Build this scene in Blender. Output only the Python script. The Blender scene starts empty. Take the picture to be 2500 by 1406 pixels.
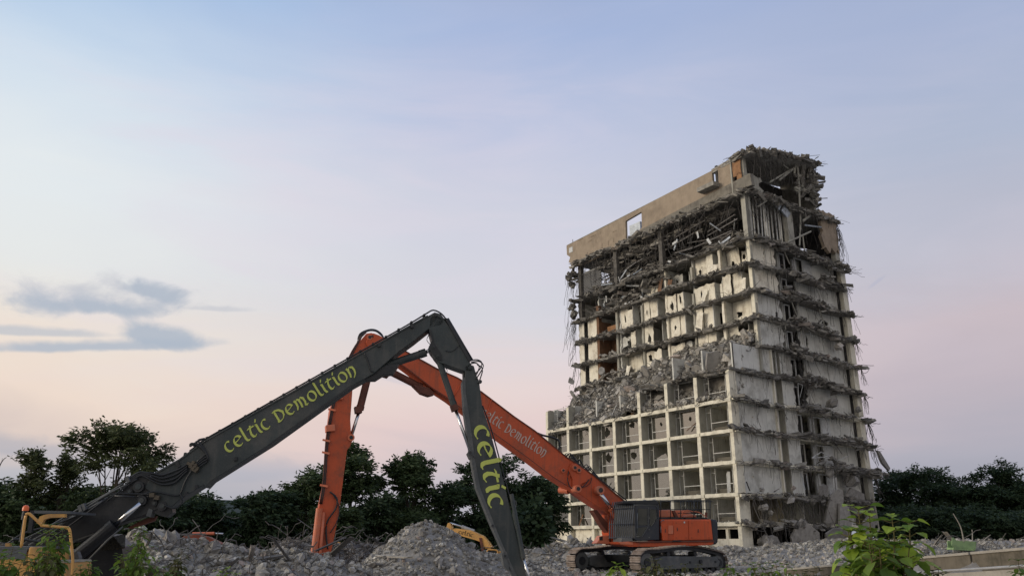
import bpy, math, random
import numpy as np
from mathutils import Vector, Matrix, Euler, noise
R = math.radians
SC = bpy.context.scene
COL = SC.collection
rnd = random.Random(7)

# ---------------------------------------------------------------- camera
PITCH = R(17.56); FPX = 1950.0; CAMZ = 1.7
cd = bpy.data.cameras.new('camera'); cd.lens = 36 * FPX / 2500; cd.sensor_width = 36
cd.clip_start = 0.1; cd.clip_end = 6000
cam = bpy.data.objects.new('camera', cd); COL.objects.link(cam)
cam.location = (0, 0, CAMZ); cam.rotation_euler = (R(90) + PITCH, 0, 0)
SC.camera = cam

def srgb(r, g, b):
    f = lambda c: (c / 255 / 12.92) if c / 255 <= .04045 else ((c / 255 + .055) / 1.055) ** 2.4
    return (f(r), f(g), f(b), 1)

# ---------------------------------------------------------------- world: dusk sky
W = bpy.data.worlds.new('World'); SC.world = W; W.use_nodes = True
nt = W.node_tree; nt.nodes.clear()
def nd(t, typ, **kw):
    n = t.nodes.new(typ)
    for k, v in kw.items():
        if k in n.inputs.keys() if hasattr(n.inputs, 'keys') else False: n.inputs[k].default_value = v
        else: setattr(n, k, v)
    return n
def mth(t, op, a, b=None, c=None, clamp=False):
    n = t.nodes.new('ShaderNodeMath'); n.operation = op; n.use_clamp = clamp
    for i, v in enumerate((a, b, c)):
        if v is None: continue
        if isinstance(v, (int, float)): n.inputs[i].default_value = v
        else: t.links.new(v, n.inputs[i])
    return n.outputs[0]
def ramp(t, fac, stops, interp='LINEAR'):
    n = t.nodes.new('ShaderNodeValToRGB'); cr = n.color_ramp; cr.interpolation = interp
    while len(cr.elements) > 1: cr.elements.remove(cr.elements[-1])
    cr.elements[0].position = stops[0][0]; cr.elements[0].color = stops[0][1]
    for p, c in stops[1:]:
        e = cr.elements.new(p); e.color = c
    t.links.new(fac, n.inputs[0]); return n.outputs[0]
def mix(t, fac, a, b, mode='MIX'):
    n = t.nodes.new('ShaderNodeMix'); n.data_type = 'RGBA'; n.blend_type = mode; n.clamp_factor = True
    if isinstance(fac, (int, float)): n.inputs[0].default_value = fac
    else: t.links.new(fac, n.inputs[0])
    for i, v in ((6, a), (7, b)):
        if isinstance(v, tuple): n.inputs[i].default_value = v
        else: t.links.new(v, n.inputs[i])
    return n.outputs[2]
def noisetex(t, vec, scale, detail=4, rough=.5, dist=0.0):
    n = t.nodes.new('ShaderNodeTexNoise'); n.inputs['Scale'].default_value = scale
    n.inputs['Detail'].default_value = detail; n.inputs['Roughness'].default_value = rough
    n.inputs['Distortion'].default_value = dist
    if vec is not None: t.links.new(vec, n.inputs['Vector'])
    return n.outputs['Fac']
def mapping(t, vec, scale=(1, 1, 1), rot=(0, 0, 0), loc=(0, 0, 0)):
    n = t.nodes.new('ShaderNodeMapping'); n.inputs['Scale'].default_value = scale
    n.inputs['Rotation'].default_value = rot; n.inputs['Location'].default_value = loc
    t.links.new(vec, n.inputs['Vector']); return n.outputs[0]

tc = nt.nodes.new('ShaderNodeTexCoord'); GV = tc.outputs['Generated']
sp = nt.nodes.new('ShaderNodeSeparateXYZ'); nt.links.new(GV, sp.inputs[0])
az = mth(nt, 'ARCTAN2', sp.outputs[0], sp.outputs[1])               # 0 ahead, + to the right
el = mth(nt, 'ARCSINE', sp.outputs[2])
n1 = noisetex(nt, mapping(nt, GV, (1.2, 1.2, 5.0), (0, .25, 0)), 1.6, 5, .55, .6)
n2 = noisetex(nt, mapping(nt, GV, (1, 1, 4.0), (0, -.3, .4)), 3.4, 6, .6, .4)
elw = mth(nt, 'ADD', el, mth(nt, 'MULTIPLY', mth(nt, 'SUBTRACT', n1, .5), .13))
e01 = mth(nt, 'DIVIDE', mth(nt, 'ADD', elw, .1), 1.0, clamp=True)    # position = elevation(rad)+0.1
def st(L): return [((math.radians(d) + .1), srgb(*c)) for d, c in L]
left = ramp(nt, e01, st([(-5, (125, 128, 138)), (0, (156, 163, 176)), (5.2, (186, 185, 192)), (6.8, (218, 201, 193)), (9, (237, 218, 203)), (13, (236, 226, 215)), (17, (229, 231, 230)), (23, (227, 233, 236)), (29, (208, 222, 236)), (36, (172, 198, 229)), (50, (140, 162, 196))]))
mid = ramp(nt, e01, st([(-5, (125, 128, 138)), (0, (165, 168, 181)), (5, (198, 189, 196)), (7.5, (226, 203, 202)), (10.5, (230, 212, 208)), (15, (214, 213, 220)), (22, (208, 209, 222)), (29, (190, 198, 222)), (36, (166, 183, 218)), (50, (140, 158, 192))]))
right = ramp(nt, e01, st([(-5, (115, 118, 134)), (0, (150, 154, 168)), (5, (172, 170, 183)), (9, (190, 179, 188)), (12.5, (199, 186, 193)), (17, (188, 187, 200)), (24, (176, 185, 206)), (30, (169, 181, 209)), (37, (160, 175, 210)), (50, (136, 152, 188))]))
fl = mth(nt, 'SMOOTHSTEP', -.60, 0.0, az) if False else None
def sstep(t, v, a, b):
    n = t.nodes.new('ShaderNodeMapRange'); n.interpolation_type = 'SMOOTHSTEP'
    n.inputs['From Min'].default_value = a; n.inputs['From Max'].default_value = b
    t.links.new(v, n.inputs['Value']); return n.outputs['Result']
azw = mth(nt, 'ADD', az, mth(nt, 'MULTIPLY', mth(nt, 'SUBTRACT', n2, .5), .25))
sky = mix(nt, sstep(nt, azw, -.62, -.02), left, mid)
sky = mix(nt, sstep(nt, azw, .0, .58), sky, right)
# the west behind the left edge glows a little warmer, the unseen sky behind the viewer is brightened warm to light the tower
wd = mth(nt, 'ADD', mth(nt, 'MULTIPLY', sp.outputs[0], -.94), mth(nt, 'MULTIPLY', sp.outputs[1], -.1))
west = mth(nt, 'MULTIPLY', sstep(nt, wd, .55, 1.0), mth(nt, 'SUBTRACT', 1.0, sstep(nt, el, .05, .7)))
sky = mix(nt, mth(nt, 'MULTIPLY', west, .6), sky, (1.0, .80, .62, 1))
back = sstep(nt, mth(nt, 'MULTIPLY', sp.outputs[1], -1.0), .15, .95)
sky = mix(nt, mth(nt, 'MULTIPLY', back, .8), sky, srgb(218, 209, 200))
# thin high cirrus
n3 = noisetex(nt, mapping(nt, GV, (1.1, 2.2, 6.5), (0, .42, .3)), 1.5, 7, .58, .9)
ci = sstep(nt, n3, .44, .68)
ci = mth(nt, 'MULTIPLY', ci, sstep(nt, el, .1, .3))
ci = mth(nt, 'MULTIPLY', ci, mth(nt, 'SUBTRACT', 1.0, mth(nt, 'MULTIPLY', sstep(nt, az, .05, .45), .7)))
ci = mth(nt, 'MULTIPLY', ci, mth(nt, 'SUBTRACT', 1.0, mth(nt, 'MULTIPLY', sstep(nt, el, .45, .62), .7)))
sky = mix(nt, mth(nt, 'MULTIPLY', ci, .4), sky, srgb(224, 214, 226))
# the low cumulus bank on the left
def px_dir(px, py):
    x = (px - 1250) / FPX; y = (703 - py) / FPX
    f = math.cos(PITCH) - y * math.sin(PITCH); u = math.sin(PITCH) + y * math.cos(PITCH)
    return math.atan2(x, f), math.atan2(u, math.hypot(x, f))
cn = noisetex(nt, mapping(nt, GV, (1, 1, 1.5)), 26, 8, .58, .35)
cn2 = noisetex(nt, mapping(nt, GV, (1, 1, 3)), 7, 4, .55)
def cloud(sky, px, py, wx, wy, tilt, amt, col, rag=1.5):
    a0, e0 = px_dir(px, py)
    da = mth(nt, 'SUBTRACT', az, a0); de = mth(nt, 'SUBTRACT', el, e0)
    de = mth(nt, 'SUBTRACT', de, mth(nt, 'MULTIPLY', da, tilt))
    flat = mth(nt, 'MULTIPLY', mth(nt, 'MINIMUM', de, 0.0), 1.7)
    de2 = mth(nt, 'ADD', mth(nt, 'MAXIMUM', de, 0.0), flat)
    d = mth(nt, 'SQRT', mth(nt, 'ADD', mth(nt, 'POWER', mth(nt, 'ABSOLUTE', mth(nt, 'DIVIDE', da, wx / FPX)), 2.4),
                           mth(nt, 'POWER', mth(nt, 'ABSOLUTE', mth(nt, 'DIVIDE', de2, wy / FPX)), 2)))
    v = mth(nt, 'SUBTRACT', d, mth(nt, 'MULTIPLY', mth(nt, 'SUBTRACT', cn, .5), 2.3 * rag))
    v = mth(nt, 'SUBTRACT', v, mth(nt, 'MULTIPLY', mth(nt, 'SUBTRACT', cn2, .5), 1.2))
    m = mth(nt, 'SUBTRACT', 1.0, sstep(nt, v, .3, 1.25))
    return mix(nt, mth(nt, 'MULTIPLY', m, amt), sky, col)
C1 = srgb(174, 184, 198); C2 = srgb(196, 198, 206)
sky = cloud(sky, 262, 742, 215, 48, .08, .75, C2, 1.0)
sky = cloud(sky, 235, 752, 165, 30, .06, .85, C1, .8)
sky = cloud(sky, 380, 718, 78, 30, -.15, .85, C1, .9)
sky = cloud(sky, 270, 690, 30, 28, 0, .5, C2, 1.2)
sky = cloud(sky, 530, 755, 85, 9, .06, .6, C2, .5)
sky = cloud(sky, 215, 848, 250, 17, .13, .85, C1, .5)
sky = cloud(sky, 385, 824, 85, 34, -.05, .9, C1, .7)
sky = cloud(sky, 80, 812, 150, 13, .08, .6, C1, .5)
sky = cloud(sky, 90, 1100, 330, 30, -.10, .5, srgb(160, 166, 182), .6)
sky = cloud(sky, 640, 1150, 200, 45, .05, .35, srgb(166, 172, 188), .6)
sky = cloud(sky, 970, 930, 90, 12, -.2, .3, srgb(190, 190, 206), .5)
sky = cloud(sky, 2140, 690, 25, 7, .6, .3, srgb(165, 172, 196), .5)
nis = nt.nodes.new('ShaderNodeTexSky'); nis.sky_type = 'NISHITA'; nis.sun_disc = False
nis.sun_elevation = R(9); nis.sun_rotation = R(-100)
bgn = nt.nodes.new('ShaderNodeBackground'); nt.links.new(nis.outputs[0], bgn.inputs[0]); bgn.inputs[1].default_value = 0.004
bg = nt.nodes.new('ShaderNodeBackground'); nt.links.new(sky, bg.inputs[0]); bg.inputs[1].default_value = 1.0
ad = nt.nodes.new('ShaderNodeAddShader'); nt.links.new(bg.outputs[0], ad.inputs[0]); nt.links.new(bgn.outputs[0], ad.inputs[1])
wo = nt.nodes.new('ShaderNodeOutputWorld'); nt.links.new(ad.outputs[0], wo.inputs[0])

# ---------------------------------------------------------------- sun (soft afterglow from the left)
sd = bpy.data.lights.new('sun', 'SUN'); sd.energy = 1.8; sd.angle = R(22); sd.color = (1, .88, .72)
so = bpy.data.objects.new('sun', sd); COL.objects.link(so)
sdir = Vector((math.sin(R(-100)) * math.cos(R(14)), math.cos(R(-100)) * math.cos(R(14)), math.sin(R(14))))
so.rotation_euler = (-sdir).to_track_quat('-Z', 'Y').to_euler()
SC.view_settings.view_transform = 'Standard'; SC.view_settings.look = 'None'
SC.view_settings.exposure = 0.0; SC.view_settings.gamma = 1.0; SC.view_settings.use_curve_mapping = False
SC.cycles.use_denoising = True
SC.cycles.max_bounces = 6

# ---------------------------------------------------------------- materials
MATS = {}
def material(name, base, rough=.85, var=.25, scale=3.0, dirt=None, dirt_amt=.5, dirt_scale=1.0, metal=0, bump=.3, bump_scale=25,
             stretch=(1, 1, 1), spec=.3, streak=0.0, island=0.0, wear=None, wear_amt=.6):
    m = bpy.data.materials.new(name); m.use_nodes = True; t = m.node_tree; t.nodes.clear()
    out = t.nodes.new('ShaderNodeOutputMaterial'); b = t.nodes.new('ShaderNodeBsdfPrincipled')
    t.links.new(b.outputs[0], out.inputs[0])
    c = t.nodes.new('ShaderNodeTexCoord').outputs['Object']
    v = mapping(t, c, stretch)
    n = noisetex(t, v, scale, 6, .6)
    lo = tuple(x * (1 - var) for x in base[:3]) + (1,); hi = tuple(min(1, x * (1 + var)) for x in base[:3]) + (1,)
    col = ramp(t, n, [(.3, lo), (.7, hi)])
    if dirt:
        dn = noisetex(t, mapping(t, c, stretch, (0, 0, 0), (5, 3, 1)), dirt_scale, 8, .68)
        col = mix(t, mth(t, 'MULTIPLY', sstep(t, dn, .46, .68), dirt_amt), col, dirt)
        if streak:
            sn = noisetex(t, mapping(t, c, (4, 4, .25)), 1.6, 5, .6)
            col = mix(t, mth(t, 'MULTIPLY', sstep(t, sn, .5, .75), streak), col, dirt)
    if wear:      # scratches and chips
        w1 = noisetex(t, mapping(t, c, (2.5, 2.5, 14), (0, .6, .3)), 3.2, 6, .7)
        w2 = noisetex(t, c, 5.5, 9, .75)
        wf = mth(t, 'MAXIMUM', sstep(t, w1, .64, .72), sstep(t, w2, .61, .68))
        col = mix(t, mth(t, 'MULTIPLY', wf, wear_amt), col, wear)
    if island:
        ri = t.nodes.new('ShaderNodeNewGeometry').outputs['Random Per Island']; ro = t.nodes.new('ShaderNodeObjectInfo').outputs['Random']
        rr_ = mth(t, 'FRACT', mth(t, 'ADD', ri, ro))
        tint = ramp(t, rr_, [(0, (.42, .41, .40, 1)), (.5, (.86, .85, .82, 1)), (.8, (1.15, 1.13, 1.07, 1)), (.94, (1.6, 1.57, 1.5, 1)), (.965, (1.05, .84, .74, 1)), (1.0, (.95, .97, 1.0, 1))])
        col = mix(t, island, col, tint, 'MULTIPLY')
    t.links.new(col, b.inputs['Base Color'])
    b.inputs['Roughness'].default_value = rough; b.inputs['Metallic'].default_value = metal
    b.inputs['Specular IOR Level'].default_value = spec
    if bump:
        bn = t.nodes.new('ShaderNodeBump'); bn.inputs['Strength'].default_value = bump; bn.inputs['Distance'].default_value = .05
        t.links.new(noisetex(t, c, bump_scale, 6, .65), bn.inputs['Height']); t.links.new(bn.outputs[0], b.inputs['Normal'])
    MATS[name] = m; return m
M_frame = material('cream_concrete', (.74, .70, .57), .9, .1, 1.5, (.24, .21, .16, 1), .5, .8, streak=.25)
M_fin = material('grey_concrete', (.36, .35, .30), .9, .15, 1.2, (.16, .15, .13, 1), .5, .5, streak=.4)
M_slab = material('broken_concrete', (.235, .225, .205), .95, .35, 2.5, (.09, .083, .075, 1), .5, 2.0, bump=.8, island=.8)
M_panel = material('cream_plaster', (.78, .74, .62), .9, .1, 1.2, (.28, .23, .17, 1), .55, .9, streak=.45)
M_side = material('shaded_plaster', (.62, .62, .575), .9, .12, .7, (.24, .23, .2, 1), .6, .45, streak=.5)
M_stucco = material('tan_stucco', (.32, .26, .195), .95, .12, 1.4, (.15, .12, .09, 1), .45, .35, streak=.3)
M_shaft = material('brown_shaft_wall', (.17, .095, .055), .85, .25, 2, (.07, .045, .03, 1), .5, 1.5)
M_wood = material('orange_plywood', (.28, .15, .075), .8, .25, 2.5, (.12, .06, .03, 1), .4, 2)
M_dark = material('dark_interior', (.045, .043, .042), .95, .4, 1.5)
M_duct = material('metal_duct', (.42, .46, .5), .5, .15, 2, (.15, .15, .15, 1), .5, 3, metal=.3)
M_cable = material('cable', (.075, .07, .065), .8, .4, 6, bump=0)
M_rebar = material('rusty_rebar', (.125, .117, .107), .85, .35, 8, bump=0)
M_brick = material('grey_block', (.15, .15, .15), .9, .2, 5)
M_mortar = material('mortar', (.25, .25, .24), .95, .15, 8)
M_alu = material('window_frame', (.55, .55, .52), .5, .12, 5, (.2, .2, .18, 1), .5, 3)
M_rubble = material('rubble', (.37, .36, .335), .95, .3, 2.2, (.16, .15, .135, 1), .5, 1.2, bump=.9, bump_scale=12, island=.9)
M_mound = material('dusty_mound', (.27, .26, .24), .97, .35, 1.5, (.1, .093, .083, 1), .6, 1.0, bump=1.0, bump_scale=9)
M_rubdark = material('dark_rubble', (.17, .162, .15), .95, .35, 2.2, (.07, .065, .06, 1), .5, 1.2, bump=.9, bump_scale=12, island=.9)
M_chunk = material('concrete_chunk', (.38, .365, .34), .95, .22, 3, (.18, .17, .15, 1), .5, 2, bump=.6, island=.6)
M_scrap = material('scrap_metal', (.13, .125, .12), .7, .5, 3, (.08, .05, .035, 1), .5, 3, metal=.2)
M_ground = material('gravel_ground', (.29, .275, .255), .97, .28, .8, (.13, .12, .105, 1), .6, .35, bump=1.0, bump_scale=6)
M_orange = material('orange_paint', (.50, .085, .027), .45, .12, .7, (.2, .07, .04, 1), .75, .8, spec=.35, bump=.1, bump_scale=8, streak=.6, wear=(.10, .05, .035, 1), wear_amt=.55)
M_orange2 = material('worn_orange_paint', (.58, .16, .08), .5, .15, 1, (.32, .2, .15, 1), .6, 1.5, spec=.35, bump=.1, wear=(.3, .22, .18, 1))
M_rust = material('brown_red_steel', (.13, .045, .03), .6, .3, 2, (.05, .03, .025, 1), .6, 2, bump=.15)
M_gunm = material('dark_green_grey_paint', (.033, .044, .046), .48, .2, .8, (.10, .097, .088, 1), .6, .9, spec=.4, bump=.12, bump_scale=8, streak=.5, wear=(.16, .15, .13, 1), wear_amt=.35)
M_black = material('black_steel', (.016, .019, .023), .45, .3, 3, (.05, .05, .05, 1), .4, 2, spec=.4, bump=.1)
M_navy = material('blue_black_paint', (.018, .024, .036), .4, .2, 1.5, (.06, .06, .06, 1), .5, 1.5, spec=.45, bump=.05)
M_yellow = material('yellow_paint', (.60, .33, .095), .5, .12, 1.2, (.28, .17, .08, 1), .6, 1.6, spec=.35, bump=.08, streak=.4, wear=(.14, .1, .06, 1), wear_amt=.6)
M_chrome = material('chrome_rod', (.6, .61, .62), .22, .05, 3, bump=0, metal=1)
M_track = material('track_steel', (.3, .25, .215), .7, .3, 4, (.1, .06, .04, 1), .6, 3, metal=.25)
M_trackframe = material('track_frame', (.09, .098, .1), .6, .25, 1.5, (.2, .19, .175, 1), .6, 1.2)
M_txt_y = material('yellow_green_lettering', (.50, .56, .13), .6, .06, 3, bump=0)
M_txt_w = material('pale_lettering', (.52, .40, .34), .6, .1, 3, bump=0)
M_txt_k = material('black_lettering', (.03, .025, .02), .6, .1, 3, bump=0)
M_beacon = material('orange_beacon', (.75, .14, .03), .3, .1, 3, bump=0, spec=.5)
M_bark = material('bark', (.06, .052, .042), .95, .3, 3, stretch=(1, 1, .3))
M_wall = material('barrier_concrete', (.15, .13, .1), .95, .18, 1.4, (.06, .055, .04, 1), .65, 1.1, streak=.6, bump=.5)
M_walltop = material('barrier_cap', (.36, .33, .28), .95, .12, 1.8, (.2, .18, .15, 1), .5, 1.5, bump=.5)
M_pipe = material('grey_pipe', (.34, .345, .35), .45, .1, 2, (.2, .18, .16, 1), .4, 3)
M_green = material('green_plastic', (.26, .38, .17), .5, .12, 2, (.12, .16, .1, 1), .4, 3, bump=0)
M_white = material('white_trim', (.55, .56, .55), .7, .1, 3, (.25, .24, .22, 1), .5, 2)

def glass_mat(name, tint, refl):
    m = bpy.data.materials.new(name); m.use_nodes = True; t = m.node_tree; t.nodes.clear()
    out = t.nodes.new('ShaderNodeOutputMaterial')
    g = t.nodes.new('ShaderNodeBsdfGlossy'); g.inputs['Roughness'].default_value = .03; g.inputs['Color'].default_value = tint
    d = t.nodes.new('ShaderNodeBsdfDiffuse')
    c = t.nodes.new('ShaderNodeTexCoord').outputs['Object']
    t.links.new(ramp(t, noisetex(t, c, 2.2, 5, .6), [(.3, (.035, .033, .028, 1)), (.7, (.10, .093, .075, 1))]), d.inputs['Color'])
    tr = t.nodes.new('ShaderNodeBsdfTransparent'); tr.inputs['Color'].default_value = (.75, .78, .76, 1)
    m1 = t.nodes.new('ShaderNodeMixShader'); m1.inputs[0].default_value = .5
    t.links.new(tr.outputs[0], m1.inputs[1]); t.links.new(d.outputs[0], m1.inputs[2])
    m2 = t.nodes.new('ShaderNodeMixShader'); m2.inputs[0].default_value = refl
    bn = t.nodes.new('ShaderNodeBump'); bn.inputs['Strength'].default_value = .12; bn.inputs['Distance'].default_value = .02
    t.links.new(noisetex(t, c, .9, 3), bn.inputs['Height']); t.links.new(bn.outputs[0], g.inputs['Normal'])
    t.links.new(m1.outputs[0], m2.inputs[1]); t.links.new(g.outputs[0], m2.inputs[2]); t.links.new(m2.outputs[0], out.inputs[0])
    return m
M_glass = glass_mat('dusty_window_glass', (.9, .9, .88, 1), .26)
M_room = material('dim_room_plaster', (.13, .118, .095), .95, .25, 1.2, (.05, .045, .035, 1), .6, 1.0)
M_glassd = glass_mat('dark_cab_glass', (.5, .55, .55, 1), .05)

def leaf_mat(name, c1, c2, trans=.35, rough=.55):
    m = bpy.data.materials.new(name); m.use_nodes = True; t = m.node_tree; t.nodes.clear()
    out = t.nodes.new('ShaderNodeOutputMaterial'); b = t.nodes.new('ShaderNodeBsdfPrincipled')
    geo = t.nodes.new('ShaderNodeNewGeometry')
    c = t.nodes.new('ShaderNodeTexCoord').outputs['Object']
    f = mth(t, 'ADD', mth(t, 'MULTIPLY', geo.outputs['Random Per Island'], .55), mth(t, 'MULTIPLY', noisetex(t, c, .7, 3), .45))
    col = ramp(t, f, [(.2, c1), (.8, c2)])
    t.links.new(col, b.inputs['Base Color']); b.inputs['Roughness'].default_value = rough
    b.inputs['Specular IOR Level'].default_value = .25
    tl = t.nodes.new('ShaderNodeBsdfTranslucent'); t.links.new(col, tl.inputs[0])
    ms = t.nodes.new('ShaderNodeMixShader'); ms.inputs[0].default_value = trans
    t.links.new(b.outputs[0], ms.inputs[1]); t.links.new(tl.outputs[0], ms.inputs[2]); t.links.new(ms.outputs[0], out.inputs[0])
    return m
M_leafdk = leaf_mat('dark_leaves', (.019, .038, .021, 1), (.072, .112, .052, 1), .3)
M_leafmid = leaf_mat('mid_green_leaves', (.028, .048, .02, 1), (.085, .125, .05, 1), .3)
M_leafsp = leaf_mat('olive_leaves', (.04, .058, .024, 1), (.115, .135, .055, 1), .35)
M_leafbr = leaf_mat('bright_green_leaves', (.10, .19, .02, 1), (.40, .52, .07, 1), .45, .45)
M_leafwd = leaf_mat('weed_leaves', (.06, .12, .018, 1), (.20, .29, .045, 1), .4, .5)
M_leafdry = leaf_mat('dull_weed_leaves', (.05, .06, .02, 1), (.13, .13, .05, 1), .3)

# ---------------------------------------------------------------- geometry helpers
def ray(px, py):
    x = (px - 1250) / FPX; y = (703 - py) / FPX
    return Vector((x, math.cos(PITCH) - y * math.sin(PITCH), math.sin(PITCH) + y * math.cos(PITCH)))
EYE = Vector((0, 0, CAMZ))
def at(px, py, Y):
    d = ray(px, py); return EYE + d * (Y / d.y)
class Plane:
    """a vertical plane standing in the place; yaw turns its far end away from the viewer"""
    def __init__(s, px, Y, yaw):
        s.o = at(px, 1320, Y); s.d = Vector((math.cos(yaw), math.sin(yaw), 0)); s.n = Vector((math.sin(yaw), -math.cos(yaw), 0))
    def pt(s, px, py, off=0.0):
        d = ray(px, py); q = s.o + s.n * off
        return EYE + d * ((q - EYE).dot(s.n) / d.dot(s.n))

class MB:
    def __init__(s): s.v = []; s.f = []
    def add(s, vs, fs):
        k = len(s.v); s.v.extend(vs); s.f.extend([tuple(i + k for i in f) for f in fs])
    def box(s, c, d, rot=None, jit=0.0, r=rnd):
        hx, hy, hz = d[0] / 2, d[1] / 2, d[2] / 2; vs = []
        for sx, sy, sz in ((-1,-1,-1),(1,-1,-1),(1,1,-1),(-1,1,-1),(-1,-1,1),(1,-1,1),(1,1,1),(-1,1,1)):
            p = Vector((sx * hx, sy * hy, sz * hz))
            if jit: p = Vector((p.x * (1 + r.uniform(-jit, jit)), p.y * (1 + r.uniform(-jit, jit)), p.z * (1 + r.uniform(-jit, jit))))
            if rot is not None: p = rot @ p
            vs.append((p.x + c[0], p.y + c[1], p.z + c[2]))
        s.add(vs, [(0,3,2,1),(4,5,6,7),(0,1,5,4),(1,2,6,5),(2,3,7,6),(3,0,4,7)])
    def bx(s, x0, x1, y0, y1, z0, z1): s.box(((x0+x1)/2, (y0+y1)/2, (z0+z1)/2), (abs(x1-x0), abs(y1-y0), abs(z1-z0)))
    def tube(s, pts, r, n=6, r2=None, cap=True):
        pts = [Vector(p) for p in pts]; m = len(pts)
        if m < 2: return
        up = Vector((0, 0, 1)); vs = []; fs = []
        for i, p in enumerate(pts):
            t = (pts[min(i+1, m-1)] - pts[max(i-1, 0)])
            if t.length < 1e-6: t = Vector((0, 0, 1))
            t.normalize(); a = t.cross(up)
            if a.length < .1: a = t.cross(Vector((1, 0, 0)))
            a.normalize(); b = t.cross(a); rr = r if r2 is None else r + (r2 - r) * i / (m - 1)
            for k in range(n):
                q = p + (a * math.cos(2*math.pi*k/n) + b * math.sin(2*math.pi*k/n)) * rr; vs.append(tuple(q))
        for i in range(m-1):
            for k in range(n):
                fs.append((i*n+k, i*n+(k+1)%n, (i+1)*n+(k+1)%n, (i+1)*n+k))
        if cap: fs.append(tuple(range(n-1, -1, -1))); fs.append(tuple((m-1)*n+k for k in range(n)))
        s.add(vs, fs)
    def poly_prism(s, front, back):
        n = len(front); s.add([tuple(p) for p in front] + [tuple(p) for p in back],
              [tuple(range(n)), tuple(range(2*n-1, n-1, -1))] + [(i, i+n, (i+1)%n+n, (i+1)%n) for i in range(n)])
    def plate(s, pl, poly, off0, off1): s.poly_prism([pl.pt(x, y, 0) + pl.n*off1 for x, y in poly], [pl.pt(x, y, 0) + pl.n*off0 for x, y in poly])
    def chunk(s, c, size, r=rnd, flat=1.0):
        """an uneven broken lump"""
        vs = []
        ph = r.uniform(0, 6.28); tl = Euler((r.uniform(-.9, .9), r.uniform(-.9, .9), r.uniform(0, 6.28))).to_matrix()
        for lev, (rad, z) in enumerate(((.62, -.8), (1.0, -.1), (.7, .75))):
            for k in range(5):
                a = ph + 2*math.pi*k/5 + lev*.5 + r.uniform(-.3, .3); q = rad * r.uniform(.65, 1.2)
                p = tl @ Vector((math.cos(a)*q*size*.6, math.sin(a)*q*size*.5, z*size*.42*flat*r.uniform(.7, 1.2)))
                vs.append((p.x+c[0], p.y+c[1], p.z+c[2]))
        fs = [(4,3,2,1,0), (10,11,12,13,14)]
        for l in range(2):
            for k in range(5):
                a, b = l*5+k, l*5+(k+1)%5; fs.append((a, b, b+5)); fs.append((a, b+5, a+5))
        s.add(vs, fs)
    def shard(s, c, L, w, h, rot, r=rnd):
        s.box(c, (L, w, h), rot, .35, r)
    def cyl(s, a, b, r, n=12): s.tube([a, b], r, n)
    def build(s, name, mat, parent=None, world=True, kind=None, bevel=0, smooth=False, label=None):
        me = bpy.data.meshes.new(name); vs = s.v
        if parent is not None and world:
            mi = parent_world(parent).inverted()
            a = np.array(vs, dtype=float).reshape(-1, 3); mm = np.array(mi)
            vs = (a @ mm[:3, :3].T + mm[:3, 3]).tolist()
        me.from_pydata(vs, [], s.f); me.update()
        if smooth: me.shade_smooth()
        me.materials.append(mat)
        o = bpy.data.objects.new(name, me); COL.objects.link(o)
        if parent is not None: o.parent = parent
        if kind: o['kind'] = kind
        if label: o['label'] = label
        if bevel:
            b = o.modifiers.new('bevel', 'BEVEL'); b.width = bevel; b.segments = 2; b.limit_method = 'ANGLE'
        return o
def parent_world(p):
    m = p.matrix_basis.copy()
    while p.parent: p = p.parent; m = p.matrix_basis @ m
    return m
def thing(name, label, cat, loc=(0, 0, 0), rz=0, group=None):
    o = bpy.data.objects.new(name, None); COL.objects.link(o); o.location = loc; o.rotation_euler = (0, 0, rz)
    o.empty_display_size = .3
    o['label'] = label; o['category'] = cat
    if group: o['group'] = group
    return o
def tag(o, label, cat, group=None):
    o['label'] = label; o['category'] = cat
    if group: o['group'] = group
    return o
def inst(src, name, parent, loc, rot=(0, 0, 0), sc=1.0, kind=None):
    o = bpy.data.objects.new(name, src); COL.objects.link(o); o.location = loc; o.rotation_euler = rot
    o.scale = (sc, sc, sc) if isinstance(sc, (int, float)) else sc
    if parent is not None: o.parent = parent
    if kind: o['kind'] = kind
    return o
def mesh_of(mb, name, mat):
    me = bpy.data.meshes.new(name); me.from_pydata(mb.v, [], mb.f); me.update(); me.materials.append(mat); return me
def wire(a, b, sag, r=rnd, n=7, wob=.12):
    a = Vector(a); b = Vector(b); pts = []
    for i in range(n+1):
        t = i/n; p = a.lerp(b, t); p.z -= sag*4*t*(1-t); 
        if 0 < i < n: p += Vector((r.uniform(-wob, wob), r.uniform(-wob, wob), r.uniform(-wob, wob)))
        pts.append(p)
    return pts
def dangle(a, L, r=rnd, lean=(0, 0), wob=.15, n=7):
    p = Vector(a); pts = [p.copy()]; dx, dy = lean; cx = r.uniform(-1, 1)*wob; cy = r.uniform(-1, 1)*wob
    for i in range(n):
        cx = cx*.6+r.uniform(-wob, wob)*.5; cy = cy*.6+r.uniform(-wob, wob)*.5
        p = p + Vector((dx*L/n*.7 + cx*L/n*1.6, dy*L/n*.7 + cy*L/n*1.6, -L/n*r.uniform(.75, 1.1))); pts.append(p.copy())
    return pts

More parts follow.
